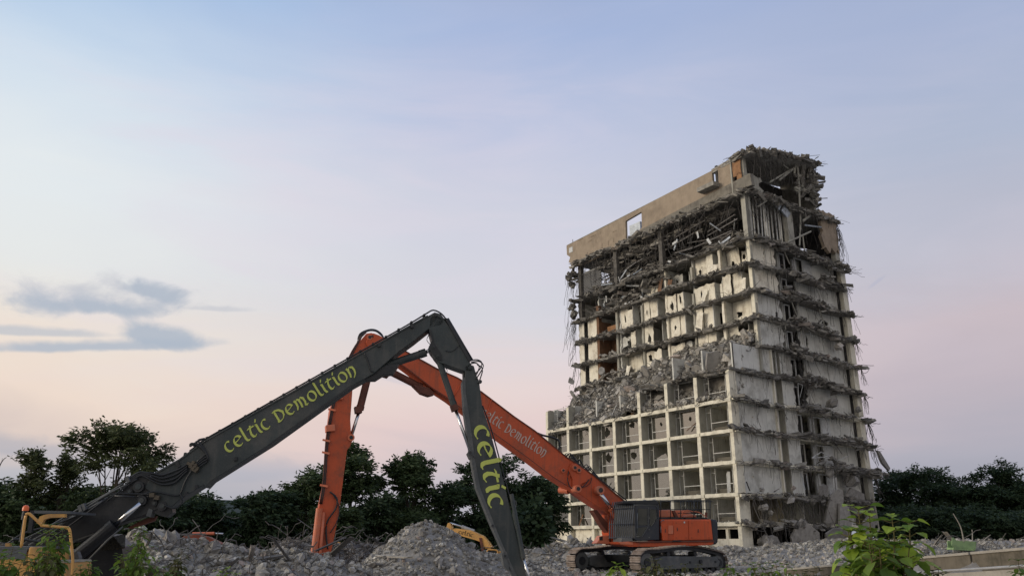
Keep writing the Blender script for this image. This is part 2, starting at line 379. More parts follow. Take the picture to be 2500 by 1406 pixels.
# ---------------------------------------------------------------- terrain
WA = Vector((18.0, 55.0, 0.0)); WB = Vector((21.95, 36.0, 1.44)); WD = (WB - WA)
def wall_side(x, y):
    """>0 on the viewer's side of the barrier wall"""
    d = Vector((WD.x, WD.y)).normalized(); return (x - WA.x) * d.y - (y - WA.y) * d.x
def wall_t(x, y): 
    d = Vector((WD.x, WD.y)); return ((x - WA.x)*d.x + (y - WA.y)*d.y) / d.length_squared
def ground_z(x, y):
    z = .8*max(0, min(1, (y - 60)/14)) + .10*noise.noise((x*.35, y*.35, 0)) + .04*noise.noise((x*1.3, y*1.3, 3))
    z += max(0, min(1, (x - 19)/10))*.9*max(0, min(1, (y-40)/10))
    if y > 120: z = max(z, .8)
    t = wall_t(x, y); s = wall_side(x, y)
    if x > 14 and y < 58:
        top = WA.z + (WB.z - WA.z)*max(-.1, min(1.6, t))
        if s > 0.0: z = min(z, top - 1.15)
        else: z = max(z*.4, top - .14)
    return z
def build_ground():
    m = MB(); xs = np.concatenate([np.linspace(-1500, -60, 12), np.arange(-55, 60, .9), np.linspace(65, 1500, 12)])
    ys = np.concatenate([np.linspace(-40, 18, 6), np.arange(20, 105, .9), np.linspace(110, 3000, 14)])
    nx = len(xs)
    for y in ys:
        for x in xs: m.v.append((float(x), float(y), ground_z(float(x), float(y))))
    for j in range(len(ys)-1):
        for i in range(nx-1):
            a = j*nx+i; m.f.append((a, a+1, a+nx+1, a+nx))
    m.build('ground', M_ground, kind='structure', smooth=True)
    # far hill beyond the trees
    m = MB(); n = 40
    for i in range(n+1):
        x = -420 + i*16; h = 26*math.exp(-((x+230)/120)**2) + 6*noise.noise((x*.02, 1, 1)) + 6
        m.v += [(x, 560, -5), (x, 620, h), (x, 760, h*1.02), (x, 900, -5)]
    for i in range(n):
        for k in range(3):
            a = i*4+k; m.f.append((a, a+4, a+5, a+1))
    hill = material('wooded_hill', (.045, .062, .06), 1, .3, .03)
    m.build('hill', hill, kind='structure', smooth=True)
    # loose gravel and rubble over the yard
    r = random.Random(3); m = MB()
    for i in range(17000):
        Y = 36 + 46*r.random()**1.0; X = r.uniform(-.62, .62)*Y
        if i % 3 == 0: Y = r.uniform(42, 80); X = r.uniform(0, .47)*Y
        if X > 14 and Y < 60 and wall_side(X, Y) > -.3: continue
        s = .08 + .38*r.random()**4; m.chunk((X, Y, ground_z(X, Y)+s*.1), s, r)
    for i in range(2600):
        Y = 68 + 11*r.random(); X = r.uniform(-2, 34)
        s = .1 + .45*r.random()**3; m.chunk((X, Y, ground_z(X, Y)+s*.1 + max(0, 74.5-abs(Y-74.5))*0), s, r)
    m.build('loose_gravel', M_rubble, kind='stuff')
build_ground()
CH = []
for i in range(10):
    mm = MB(); mm.chunk((0, 0, 0), 1.0, random.Random(100+i), 1.0 if i % 2 else .6); CH.append(mesh_of(mm, 'concrete_chunk', M_chunk))
SLABM = []
for i in range(6):
    mm = MB(); rr = random.Random(200+i)
    k = 7; pts = [(math.cos(2*math.pi*a/k)*rr.uniform(.35, .6), math.sin(2*math.pi*a/k)*rr.uniform(.25, .5)) for a in range(k)]
    mm.poly_prism([Vector((x, y, .07)) for x, y in pts], [Vector((x*1.05, y*.95, -.07)) for x, y in pts]); SLABM.append(mesh_of(mm, 'slab_fragment', M_chunk))

def heap(name, label, cx, cy, zf, rx, ry, n_small, n_big, mat, seed, res=.35, small=(.08, .35), sticks=0, bigr=(.35, .9), slabs=0, stickmat=None, matbig=None):
    """rubble pile: uneven mound (heightfield zf(x,y)), small rubble joined, large chunks as parts"""
    r = random.Random(seed); th = thing(name, label, 'rubble pile', (cx, cy, 0))
    m = MB(); nx = int(2*rx/res)+1; ny = int(2*ry/res)+1
    H = lambda x, y: zf(x, y) + .22*noise.noise((x*.9, y*.9, seed)) + .12*noise.noise((x*2.3, y*2.3, seed))
    for j in range(ny):
        for i in range(nx):
            x = cx-rx+i*res; y = cy-ry+j*res; m.v.append((x, y, H(x, y)))
    for j in range(ny-1):
        for i in range(nx-1):
            a = j*nx+i; m.f.append((a, a+1, a+nx+1, a+nx))
    m.build('mound', M_mound, th)
    m = MB()
    for i in range(n_small):
        x = cx + r.uniform(-rx, rx); y = cy + r.uniform(-ry, ry*.6); z = H(x, y)
        if z < ground_z(x, y)-.1: continue
        s = small[0] + (small[1]-small[0])*r.random()**3; m.chunk((x, y, z+s*.12), s, r)
    m.build('small_rubble', mat, th, kind='stuff')
    k = 0
    while k < n_big:
        x = cx + r.uniform(-rx, rx)*.95; y = cy + r.uniform(-ry, ry*.3); z = H(x, y); k += 1
        if z < ground_z(x, y): continue
        s = bigr[0] + (bigr[1]-bigr[0])*r.random()**2
        me = (CH + SLABM)[r.randrange(10 + (6 if slabs else 0))]
        o = inst(me, me.name.split('.')[0], th, (x-cx, y-cy, z+s*.1), (r.uniform(-.8, .8), r.uniform(-.8, .8), r.uniform(0, 6.28)), s)
    if sticks:
        for q_ in range(min(12, sticks//20)):
            x = cx + r.uniform(-rx, rx)*.9; y = cy + r.uniform(-ry, ry*.1); z = H(x, y)
            if z < ground_z(x, y)+.1: continue
            tm = MB(); tm.shard((0, 0, 0), r.uniform(.9, 2.4), r.uniform(.06, .25), r.uniform(.04, .1), Euler((r.uniform(-.6, .6), r.uniform(-.7, .7), r.uniform(0, 6.28))).to_matrix(), r)
            me_ = mesh_of(tm, 'debris_board', r.choice([M_scrap, M_walltop, M_pipe, M_chunk])); inst(me_, 'debris_board', th, (x-cx, y-cy, z+.2))
        m = MB()
        for i in range(sticks):
            x = cx + r.uniform(-rx, rx)*.9; y = cy + r.uniform(-ry, ry*.3); z = H(x, y)
            if z < ground_z(x, y)+.1: continue
            L = r.uniform(.5, 2.0); a = r.uniform(0, 6.28); e = r.uniform(-.2, .6)
            b = (x+math.cos(a)*L*math.cos(e), y+math.sin(a)*L*math.cos(e), z+L*math.sin(e)+.1)
            if r.random() < .93: m.tube(wire((x, y, z), b, r.uniform(-.4, .3), r, 6, .1), r.uniform(.012, .03), 4)
            else: m.shard(((x+b[0])/2, (y+b[1])/2, (z+b[2])/2+.1), L, r.uniform(.08, .25), r.uniform(.03, .1), Euler((r.uniform(-1, 1), -e, a)).to_matrix(), r)
        m.build('tangled_rebar', stickmat or M_rebar, th, kind='stuff')
    return th
def gz(px, py, Y): return at(px, py, Y)
# the conical pile in the middle
pk = at(1040, 1272, 40)
def cone(x, y):
    dx = x-pk.x; dy = y-pk.y; d = math.hypot(dx*(.82 if dx > 0 else .95), dy)
    z = pk.z + .12 - .78*max(0, math.sqrt(d*d+.04)-.15) 
    d2 = math.hypot(x-(pk.x+2.9), (y-40.5)); z2 = 1.25 - .36*d2
    return max(z, z2, -.15)
heap('gravel_pile', 'tall cone of crushed pale grey concrete in front of the small yellow digger', pk.x+1.2, 40, cone, 7, 5, 9000, 120, M_rubble, 5, .25, (.04, .26), 24, (.22, .55))
# long heap on the left
def leftheap(x, y):
    px = x/y*2045+1250
    prof = np.interp(px, [60, 180, 260, 330, 400, 470, 560, 640, 700, 760, 900], [1370, 1352, 1338, 1312, 1308, 1330, 1342, 1352, 1350, 1356, 1406])
    top = at(px, prof, 34).z
    return top - max(0, 34-y)*.42 - max(0, y-35)*.5
heap('rubble_pile', 'long low heap of grey concrete lumps and twisted bars under the grey boom', -15.2, 33.5, leftheap, 9.5, 5.5, 9000, 190, M_rubble, 6, .35, (.07, .42), 330, (.35, 1.0), 1)
def darkheap(x, y):
    px = x/y*2045+1250
    prof = np.interp(px, [600, 660, 700, 790, 840, 880, 950, 1010], [1380, 1345, 1318, 1318, 1332, 1322, 1338, 1406])
    return at(px, prof, 47).z - max(0, 47-y)*.4 - max(0, y-48)*.5
heap('scrap_pile', 'dark tangled heap of reinforcing steel and debris behind the orange arm', -10.5, 46, darkheap, 7.0, 5, 2200, 60, M_rubdark, 8, .4, (.1, .35), 620, (.3, .7), 0, M_scrap)
def rightheap(x, y):
    px = x/y*2045+1250
    prof = np.interp(px, [2190, 2240, 2300, 2330, 2400, 2450, 2500], [1370, 1340, 1331, 1330, 1334, 1342, 1370])
    return at(px, prof, 56).z - max(0, 55-y)*.2 - max(0, y-57)*.5
heap('rubble_pile', 'low rubble heap with broken sticks beyond the concrete barrier at the right', 30.5, 56, rightheap, 5, 3.5, 1300, 60, M_rubble, 9, .35, (.08, .35), 40, (.3, .8), 1)
def midheap(x, y):
    px = x/y*2045+1250
    prof = np.interp(px, [1230, 1290, 1340, 1400, 1500, 1560], [1372, 1350, 1338, 1330, 1338, 1365])
    return at(px, prof, 66).z - max(0, 65-y)*.3 - max(0, y-67)*.5
heap('rubble_pile', 'broad rubble bank at the foot of the tower behind the tracks of the orange excavator', 4.5, 66, midheap, 7.5, 5, 2200, 70, M_rubble, 10, .4, (.1, .45), 120, (.4, 1.3), 1)
def bankr(x, y):
    px = x/y*2045+1250
    return 1.05 - max(0, 72.5-y)*.2 - max(0, y-75)*.1 - max(0, 18-x)*.15
heap('rubble_pile', 'rubble bank along the foot of the torn end wall of the building', 25, 73, bankr, 10, 4, 1500, 70, M_rubble, 12, .5, (.1, .45), 60, (.4, 1.2), 1)
from mathutils.geometry import tessellate_polygon
def sheet(m, outer, holes, fn, thick):
    """flat panel with real holes; fn(a, b, c) maps panel coordinates and depth c to the place"""
    loops = [outer] + list(holes)
    tris = tessellate_polygon([[Vector((a, b, 0)) for a, b in L] for L in loops])
    flat = [p for L in loops for p in L]; n = len(flat); k = len(m.v)
    m.v += [tuple(fn(a, b, 0)) for a, b in flat] + [tuple(fn(a, b, thick)) for a, b in flat]
    for t in tris: m.f.append((k+t[0], k+t[1], k+t[2])); m.f.append((k+n+t[2], k+n+t[1], k+n+t[0]))
    s = 0
    for L in loops:
        q = len(L)
        for i in range(q): a = s+i; b = s+(i+1) % q; m.f.append((k+a, k+b, k+n+b, k+n+a))
        s += q
def jagline(a, b, amp, r, step=.35):
    n = max(2, int(math.hypot(b[0]-a[0], b[1]-a[1])/step)); out = []
    dx, dy = (b[0]-a[0]), (b[1]-a[1]); L = math.hypot(dx, dy); nx, ny = -dy/L, dx/L
    for i in range(n):
        t = i/n; o = r.uniform(-amp, amp) if i else 0
        out.append((a[0]+dx*t+nx*o, a[1]+dy*t+ny*o))
    return out
def jagrect(a0, a1, b0, b1, r, top=0, bot=0, lef=0, rig=0):
    P = [(a0, b0), (a1, b0), (a1, b1), (a0, b1)]; out = []
    for i, amp in enumerate((bot, rig, top, lef)):
        p, q = P[i], P[(i+1) % 4]; out += jagline(p, q, amp, r) if amp else [p]
    return out
def jaghole(ca, cb, ra, rb, r, n=9):
    return [(ca+math.cos(-2*math.pi*i/n)*ra*r.uniform(.45, 1.15), cb+math.sin(-2*math.pi*i/n)*rb*r.uniform(.45, 1.15)) for i in range(n)]

BC = Vector((20.7, 75.2, 0)); BW = 21.5; BL = 28.7; BAY = 4.1
bld = thing('ruined_tower', 'half demolished concrete apartment tower with torn floors and hanging cables', 'building', BC, R(34.5))
LV = dict(E=3.3, D=5.9, C=8.8, B=11.7, A=14.6, F=17.5, G=20.4, H=23.35, I=26.3, J=29.2, K=32.1, L=37.5)
order = 'EDCBAFGHIJKL'
BM = parent_world(bld); BMI = BM.inverted()
def bpix(px, py, axis, val):
    """point on a local plane x=val or y=val of the building seen at the pixel"""
    o = BMI @ EYE; d = BMI.to_3x3() @ ray(px, py); i = 0 if axis == 'x' else 1
    return o + d*((val-o[i])/d[i])
def part(m, name, mat, kind=None, parent=None, bevel=0, label=None): return m.build(name, mat, parent or bld, False, kind, bevel, False, label)
rb = random.Random(42)
upper = lambda k: k in 'GHIJK'
# ---- floor slabs with torn edges, and the debris and bars along them
def edge_debris(pts, dens, seed, out, thick=.55, wires=1.2, wl=(.5, 2.0), up=.35, lean=0.0):
    """pts: local polyline; out: outward unit vector (x, y)"""
    r = random.Random(seed); m = MB(); w = MB()
    for a, b in zip(pts[:-1], pts[1:]):
        a = Vector(a); b = Vector(b); L = (b-a).length; dirv = (b-a)/max(L, .01); ang = math.atan2(dirv.y, dirv.x)
        for i in range(int(L*dens)):
            p = a + dirv*r.uniform(0, L); o = r.gauss(0, .22)
            if noise.noise((p.x*.55+seed, p.y*.55, p.z*.3)) < r.uniform(-.45, .1): continue
            c = (p.x + out[0]*o, p.y + out[1]*o, p.z + r.gauss(0, thick*.28) - max(0, o)*.5)
            ln = .2 + 1.15*r.random()**3.2
            m.shard(c, ln, ln*r.uniform(.2, .5), ln*r.uniform(.08, .3), Euler((r.gauss(0, .5), r.gauss(0, .22), ang + r.gauss(0, .5))).to_matrix(), r)
        for i in range(int(L*wires)):
            p = a + dirv*r.uniform(0, L)
            if r.random() < .6:
                q = dangle((p.x+out[0]*.2, p.y+out[1]*.2, p.z), r.uniform(*wl)*r.random()**.6, r, (out[0]*r.uniform(-.1, .5), out[1]*r.uniform(-.1, .5)), .25, 6)
            else:
                an = r.uniform(0, 6.28); L2 = r.uniform(.4, 1.3)
                q = wire((p.x, p.y, p.z), (p.x+out[0]*L2*.6+dirv.x*L2*math.cos(an), p.y+out[1]*L2*.6+dirv.y*L2*math.cos(an), p.z+r.uniform(-.5, up)), r.uniform(-.2, .3), r, 5, .12)
            w.tube(q, r.uniform(.012, .026), 4)
        # lengthwise bars, laid in the break like strands
        for i in range(int(L*wires*1.3)):
            p = a + dirv*r.uniform(0, L); L2 = r.uniform(.8, 2.6)
            q = wire((p.x+out[0]*.3, p.y+out[1]*.3, p.z+r.gauss(0, .18)), (p.x+dirv.x*L2+out[0]*r.uniform(0, .5), p.y+dirv.y*L2+out[1]*r.uniform(0, .5), p.z+dirv.z*L2+r.gauss(0, .2)), r.uniform(0, .25), r, 5, .07)
            w.tube(q, r.uniform(.012, .028), 4)
    part(m, 'edge_rubble', M_slab, 'stuff'); part(w, 'bent_rebar', M_rebar, 'stuff')
over = dict(A=1.0, B=1.3, C=2.3, G=.3, H=.2, I=.5, J=0, F=.2)
EDG = {}
for n_, k in enumerate(order[:-1]):
    z = LV[k]; r = random.Random(300+n_); up = upper(k)
    ys = np.arange(0, BW+over.get(k, 0)+.01, .45)
    sag = lambda x: -.12*math.sin(x*.7+n_) - (.25*max(0, (x-9)/12)**2)
    re = []
    for x in ys:
        e = -.25 - .35*noise.noise((x*.35, n_*7.1, 0)) - .22*noise.noise((x*1.7, n_*3.3, 5))
        if up and x < 4.7: continue
        if x < 1.2: e = min(e, -.02) if not up else e
        if x > BW: e += (x-BW)*.5
        re.append((float(x), float(e)))
    m = MB()
    if k in 'EDCBA': left_pts = [(0.15, BL), (0.15, 0.1)]
    elif k == 'F': left_pts = [(5.1+.4*noise.noise((y*.7, 1, 1)), y) for y in np.arange(BL, 12, -.6)] + [(.4+.5*noise.noise((y*.8, 9, 1)), y) for y in np.arange(12, 0, -.6)]
    else: left_pts = [(4.75+.45*noise.noise((float(y)*.45, n_*4.4, 1))+.2*noise.noise((float(y)*1.9, n_, 1)), float(y)) for y in np.arange(BL+.3, 0, -.45)]
    outline = [(BW, BL)] + left_pts + re
    if k in 'EDCBAFGHI' or True:
        tp = [Vector((x, y, z+sag(x)*(1 if y < 2 else 0))) for x, y in outline]; bt = [Vector((x, y, z-.26+sag(x)*(1 if y < 2 else 0))) for x, y in outline]
        m.poly_prism(tp, bt)
    part(m, 'floor_slab', M_slab if up or k == 'F' else M_frame)
    if k == 'E': re = [p for p in re if p[0] < 12.5]
    if k == 'D': re = [p for p in re if p[0] < 12.5 or p[0] > 15.5]
    EDG[k] = [(x, y-.02, z-.1+sag(x)+.22*noise.noise((x*.45, n_*5.5, 9))) for x, y in re]
    edge_debris(EDG[k], 17, 400+n_, (0, -1), .42, 1.9 if k not in 'ED' else 2.0, (.5, 1.6) if k not in 'ED' else (.6, 1.8))
    if up or k == 'F': edge_debris([(x-.1*(i_ % 3), y, z-.1+.3*noise.noise((x*.4, y*.32, n_*3.7))-.18*max(0, noise.noise((y*.9, n_*2.1, 2)))) for i_, (x, y) in enumerate(left_pts)], 15, 450+n_, (-1, 0), .34, 2.2, (.4, 1.4))
# thick collapsed strata where several floors have pancaked along the end face
for n_, (k, x0_, x1_, dz) in enumerate([('J', 9, 16, -.3), ('I', 9.5, 17.5, .1), ('H', 10, 18, .1), ('G', 9.5, 14.5, 0), ('F', 11, 16.5, .1), ('A', 9, 15, .1), ('B', 10, 21.5, .0), ('C', 12, 23, 0), ('J', 16, 21, -.1), ('K', 5, 21, -.5)]):
    z = LV[k]; edge_debris([(x, -.55-.3*noise.noise((x*.5, n_, 0)), z+dz+.35-(x-x0_)/(x1_-x0_)*.75+.2*noise.noise((x*.8, n_, 4))) for x in np.arange(x0_, x1_+.1, .5)], 24, 700+n_, (0, -1), .85, 3.0, (.5, 1.8))
# ---- egg-crate front of the lower floors: fins, edge beams, windows
flo = [('E', 'D'), ('D', 'C'), ('C', 'B'), ('B', 'A'), ('A', 'F')]
fin = MB(); fin.bx(0, 1.0, 0, .40, 0, 1); 
for a, b in flo:
    z0 = LV[a]; z1 = LV[b]-.27
    for j in range(8):
        if a == 'A' and j in (4, 5): continue
        top = z1 if a != 'A' else (z1+.1 if j < 3 else z0+2.4)
        m = MB(); y0 = j*BAY; 
        if j == 0: y0 = 0.0
        pts = jagrect(.05, 1.0, z0, top, random.Random(j*7+ord(a)), top=.18 if a == 'A' else 0)
        w = .40 if j not in (0,) else .38
        sheet(m, pts, [], lambda p, q, c, y0=y0: Vector((p, y0+c, q)), w if j else .38)
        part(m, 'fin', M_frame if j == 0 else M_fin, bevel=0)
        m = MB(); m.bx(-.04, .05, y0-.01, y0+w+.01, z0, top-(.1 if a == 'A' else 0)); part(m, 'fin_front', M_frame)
for k in 'EDCBA':
    for j in range(7):
        r = random.Random(ord(k)*10+j); m = MB(); y0 = j*BAY+.0; y1 = (j+1)*BAY+(.4 if j == 6 else 0)
        P = jagrect(y0+r.uniform(.0, .06), y1-r.uniform(.0, .12), LV[k]-.29, LV[k]+.04, r, top=.025 if k != 'A' else .05, bot=.02)
        hs = []
        sheet(m, P, hs, lambda p, q, c: Vector((-.10+c, p, q)), .24); part(m, 'edge_beam', M_frame)
# windows
def window(j, a, b, mode, seed):
    r = random.Random(seed); z0 = LV[a]+.04; z1 = LV[b]-.27; y0 = j*BAY+.40; y1 = (j+1)*BAY; x = 1.0
    # seen from the front-left: y falls to the right. narrow light at the far (left) side
    ya = y1-.62; yb = y0+.95 if True else y0   # mullions
    rail = z0 + (z1-z0)*.36
    f = MB(); t = .055
    for y in (y1-.03, ya, yb, y0+.03): f.bx(x-.03, x+.05, y-t/2, y+t/2, z0, z1)
    f.bx(x-.028, x+.048, y0, y1, z0, z0+.07); f.bx(x-.028, x+.048, y0, y1, z1-.08, z1)
    f.bx(x-.026, x+.046, yb, ya, rail-.035, rail+.035)
    f.bx(x-.026, x+.046, ya, y1, z1-.62, z1-.57)
    wn = part(f, 'window', M_alu)
    def pane(pa, pb, q0, q1, holes=(), mat=M_glass, jag=0):
        m = MB(); P = jagrect(pa, pb, q0, q1, r, top=jag)
        sheet(m, P, holes, lambda p, q, c: Vector((x+.01+c, p, q)), .012); part(m, 'pane', mat, parent=wn)
    H = z1-z0; cy = (ya+yb)/2; cz = (rail+z1)/2
    if mode == 'none':
        # dusty low wall panels inside
        return
    if mode == 'block':
        m = MB(); bh = .2; bl = .42; k = 0; z = z0+.05
        while z < z1-bh:
            y = yb + (.21 if k % 2 else 0)
            while y < ya-.1: 
                m.bx(x+.06, x+.2, y, min(y+bl-.03, ya), z, z+bh-.025); y += bl
            z += bh; k += 1
        part(m, 'block_infill', M_brick, parent=wn)
        m = MB(); m.bx(x+.08, x+.22, yb, ya, z0, z1); part(m, 'mortar', M_mortar, parent=wn); return
    pane(yb+.03, ya-.03, z0+.07, rail-.035)
    hs = []
    if mode == 'small': hs = [jaghole(cy-.25, rail+.75, .22, .26, r)]
    if mode == 'big': hs = [jaghole(cy+.05, cz-.05, .62, .62, r, 11)]
    if mode == 'top': hs = [jaghole(cy, z1-.55, .55, .4, r, 9)]
    if mode == 'half':
        m = MB(); P = [(yb+.03, rail+.04), (ya-.03, rail+.04)] + jagline((ya-.03, rail+.35), (yb+.03, rail+.5), .18, r, .3) 
        sheet(m, P, [], lambda p, q, c: Vector((x+.01+c, p, q)), .012); part(m, 'pane', M_glass, parent=wn); return
    pane(yb+.03, ya-.03, rail+.035, z1-.08, hs)
    if r.random() < .5 and y0: pane(ya+.03, y1-.05, z0+.07, z1-.62)
modes = {('B', 'A'): ['none', 'small', 'small', 'top', 'big', 'full', 'full'], ('C', 'B'): ['none', 'none', 'half', 'big', 'big', 'full', 'full'],
         ('D', 'C'): ['none', 'none', 'full', 'full', 'full', 'full', 'full'], ('E', 'D'): ['none', 'none', 'half', 'full', 'full', 'full', 'block'], ('A', 'F'): ['none', 'none', 'half', None, None, None, 'none']}
for (a, b), L in modes.items():
    for j, md in enumerate(L):
        if md: window(j, a, b, md, ord(a)*20+j)
# interiors: party walls, room back walls
for n_, (a, b) in enumerate(zip(order[:-2], order[1:-1])):
    z0 = LV[a]; z1 = LV[b]-.25; up = upper(a); r = random.Random(n_)
    for j in range(1, 8):
        m = MB(); y = j*BAY+.1 if j < 7 else BL+.02; xs = 1.0 if (not up and a != 'F') else (5.25+r.uniform(0, .25)); 
        if a == 'F' and j < 3: xs = 1.2
        if a == 'J' and j in (4, 5): xs = 8.5
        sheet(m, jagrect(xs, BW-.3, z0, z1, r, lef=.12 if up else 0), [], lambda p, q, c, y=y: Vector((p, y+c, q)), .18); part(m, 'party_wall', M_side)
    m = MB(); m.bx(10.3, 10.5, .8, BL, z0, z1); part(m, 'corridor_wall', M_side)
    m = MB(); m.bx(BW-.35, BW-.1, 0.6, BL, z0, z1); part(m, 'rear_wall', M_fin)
    if not up and a != 'F':
        for j in range(7):
            m = MB(); y0 = j*BAY+.29; y1 = (j+1)*BAY+.09
            P = jagrect(y0, y1, z0, z1, r); dy = y0+1.0
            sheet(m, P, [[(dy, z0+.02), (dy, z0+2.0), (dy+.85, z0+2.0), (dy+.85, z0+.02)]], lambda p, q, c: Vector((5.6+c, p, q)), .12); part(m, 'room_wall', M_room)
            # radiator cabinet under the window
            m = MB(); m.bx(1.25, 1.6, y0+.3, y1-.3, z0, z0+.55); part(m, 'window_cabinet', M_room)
# clutter left in the lower rooms: leaning boards, hanging strips, rubble on the sills
rk = random.Random(808); m = MB()
for k in 'EDCBA':
    for j in range(7):
        for q in range(rk.randint(2, 9)):
            s = rk.uniform(.08, .3); m.chunk((rk.uniform(.0, .9), rk.uniform(j*BAY+.5, (j+1)*BAY-.1), LV[k]+.05+s*.2), s, rk)
        if rk.random() < .5:
            b = MB(); y = rk.uniform(j*BAY+.7, (j+1)*BAY-.7); b.shard((rk.uniform(.5, 1.9), y, LV[k]+rk.uniform(.7, 1.4)), rk.uniform(.9, 2.2), rk.uniform(.08, .5), .05, Euler((rk.uniform(-.5, .5), rk.uniform(-1.5, -.5), rk.uniform(-1.8, 1.8))).to_matrix(), rk); part(b, 'leaning_board', rk.choice([M_white, M_side, M_shaft, M_scrap]))
        if rk.random() < .5:
            b = MB(); y = rk.uniform(j*BAY+.6, (j+1)*BAY-.4); b.tube(dangle((rk.uniform(.2, 1.5), y, LV[k]+2.5), rk.uniform(.5, 1.7), rk, (0, 0), .3, 6), .022, 4); part(b, 'hanging_wire', M_cable)
part(m, 'sill_rubble', M_rubble, 'stuff')
# ---- ground storey
for j in range(7):
    m = MB(); y0 = j*BAY; y1 = y0+BAY; hs = []
    if j < 3: hs = [[(y0+.5, 1.9), (y0+.5, 2.75), (y0+2.0, 2.75), (y0+2.0, 1.9)], [(y0+2.3, 1.9), (y0+2.3, 2.75), (y0+3.8, 2.75), (y0+3.8, 1.9)]]
    sheet(m, jagrect(y0+.4, y1, .9, 3.0, rb), hs, lambda p, q, c: Vector((.5+c, p, q)), .25); part(m, 'base_panel', M_panel)
    m = MB(); m.bx(-.02, .8, y0, y0+.4, .3, 3.0); part(m, 'fin', M_frame)
m = MB(); m.bx(-.02, .8, BL-.0, BL+.4, .3, 3.0); part(m, 'fin', M_frame)
m = MB(); m.bx(-.2, BW, .4, BL, -.5, .85); part(m, 'footing', M_rubdark)
m = MB(); m.bx(.6, BW-.1, BL+.41, BL+.75, -.3, 17.2); part(m, 'end_wall', material('brown_render', (.33, .27, .21), .9, .15, 1), label=None)
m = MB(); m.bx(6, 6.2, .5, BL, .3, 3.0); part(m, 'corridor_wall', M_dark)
# ---- stripped end wall on the right face
def ywall(x0, x1, z0, z1, y, mat, name, r, top=0, bot=0, lef=0, rig=0, holes=(), thick=.16):
    m = MB(); sheet(m, jagrect(x0, x1, z0, z1, r, top, bot, lef, rig), holes, lambda p, q, c: Vector((p, y+c, q)), thick); return part(m, name, mat)
for n_, (a, b) in enumerate(zip(order[:-2], order[1:-1])):
    z0 = LV[a]; z1 = LV[b]-.24; up = upper(a); r = random.Random(n_*13+5)
    s = 0 if not up else 0
    if a != 'E':
        xa = 1.0 if not up else 5.0
        if not up:
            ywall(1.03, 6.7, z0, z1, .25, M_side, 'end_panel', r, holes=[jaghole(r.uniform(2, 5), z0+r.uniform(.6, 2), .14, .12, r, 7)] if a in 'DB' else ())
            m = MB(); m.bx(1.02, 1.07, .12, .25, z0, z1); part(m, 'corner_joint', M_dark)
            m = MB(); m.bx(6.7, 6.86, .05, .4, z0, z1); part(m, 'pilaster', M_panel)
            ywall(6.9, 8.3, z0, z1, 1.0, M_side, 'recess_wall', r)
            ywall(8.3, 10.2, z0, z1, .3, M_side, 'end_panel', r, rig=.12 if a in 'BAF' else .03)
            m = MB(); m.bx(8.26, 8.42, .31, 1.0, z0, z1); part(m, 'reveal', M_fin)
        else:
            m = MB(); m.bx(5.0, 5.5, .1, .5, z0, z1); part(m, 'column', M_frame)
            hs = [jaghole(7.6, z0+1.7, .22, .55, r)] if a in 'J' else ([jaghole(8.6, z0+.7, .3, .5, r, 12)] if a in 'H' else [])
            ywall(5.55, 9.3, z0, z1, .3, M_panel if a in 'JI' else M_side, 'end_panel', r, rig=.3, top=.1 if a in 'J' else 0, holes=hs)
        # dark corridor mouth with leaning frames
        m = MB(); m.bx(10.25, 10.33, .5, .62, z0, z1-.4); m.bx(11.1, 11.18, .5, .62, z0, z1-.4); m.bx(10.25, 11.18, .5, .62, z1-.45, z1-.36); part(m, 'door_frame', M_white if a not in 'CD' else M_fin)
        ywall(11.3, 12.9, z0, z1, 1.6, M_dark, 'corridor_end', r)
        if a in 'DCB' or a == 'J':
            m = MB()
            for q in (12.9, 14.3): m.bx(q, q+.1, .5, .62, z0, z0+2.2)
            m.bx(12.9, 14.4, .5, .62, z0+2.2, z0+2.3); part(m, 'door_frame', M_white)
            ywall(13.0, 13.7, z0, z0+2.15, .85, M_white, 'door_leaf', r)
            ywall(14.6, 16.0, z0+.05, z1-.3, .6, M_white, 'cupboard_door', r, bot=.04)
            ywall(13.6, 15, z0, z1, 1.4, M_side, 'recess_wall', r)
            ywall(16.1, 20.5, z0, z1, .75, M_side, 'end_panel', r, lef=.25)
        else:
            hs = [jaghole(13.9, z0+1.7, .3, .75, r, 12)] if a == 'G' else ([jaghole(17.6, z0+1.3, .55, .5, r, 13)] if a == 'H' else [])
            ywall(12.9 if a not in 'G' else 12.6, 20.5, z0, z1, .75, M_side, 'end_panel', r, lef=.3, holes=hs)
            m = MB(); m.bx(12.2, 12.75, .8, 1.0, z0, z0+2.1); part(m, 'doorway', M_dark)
        m = MB(); m.bx(20.45, 20.62, .5, .75, z0, z1); part(m, 'corner_joint', M_dark)
    m = MB(); m.bx(20.62, BW, .0, .9, z0, z1); part(m, 'column', M_frame if a not in 'ED' else M_fin)
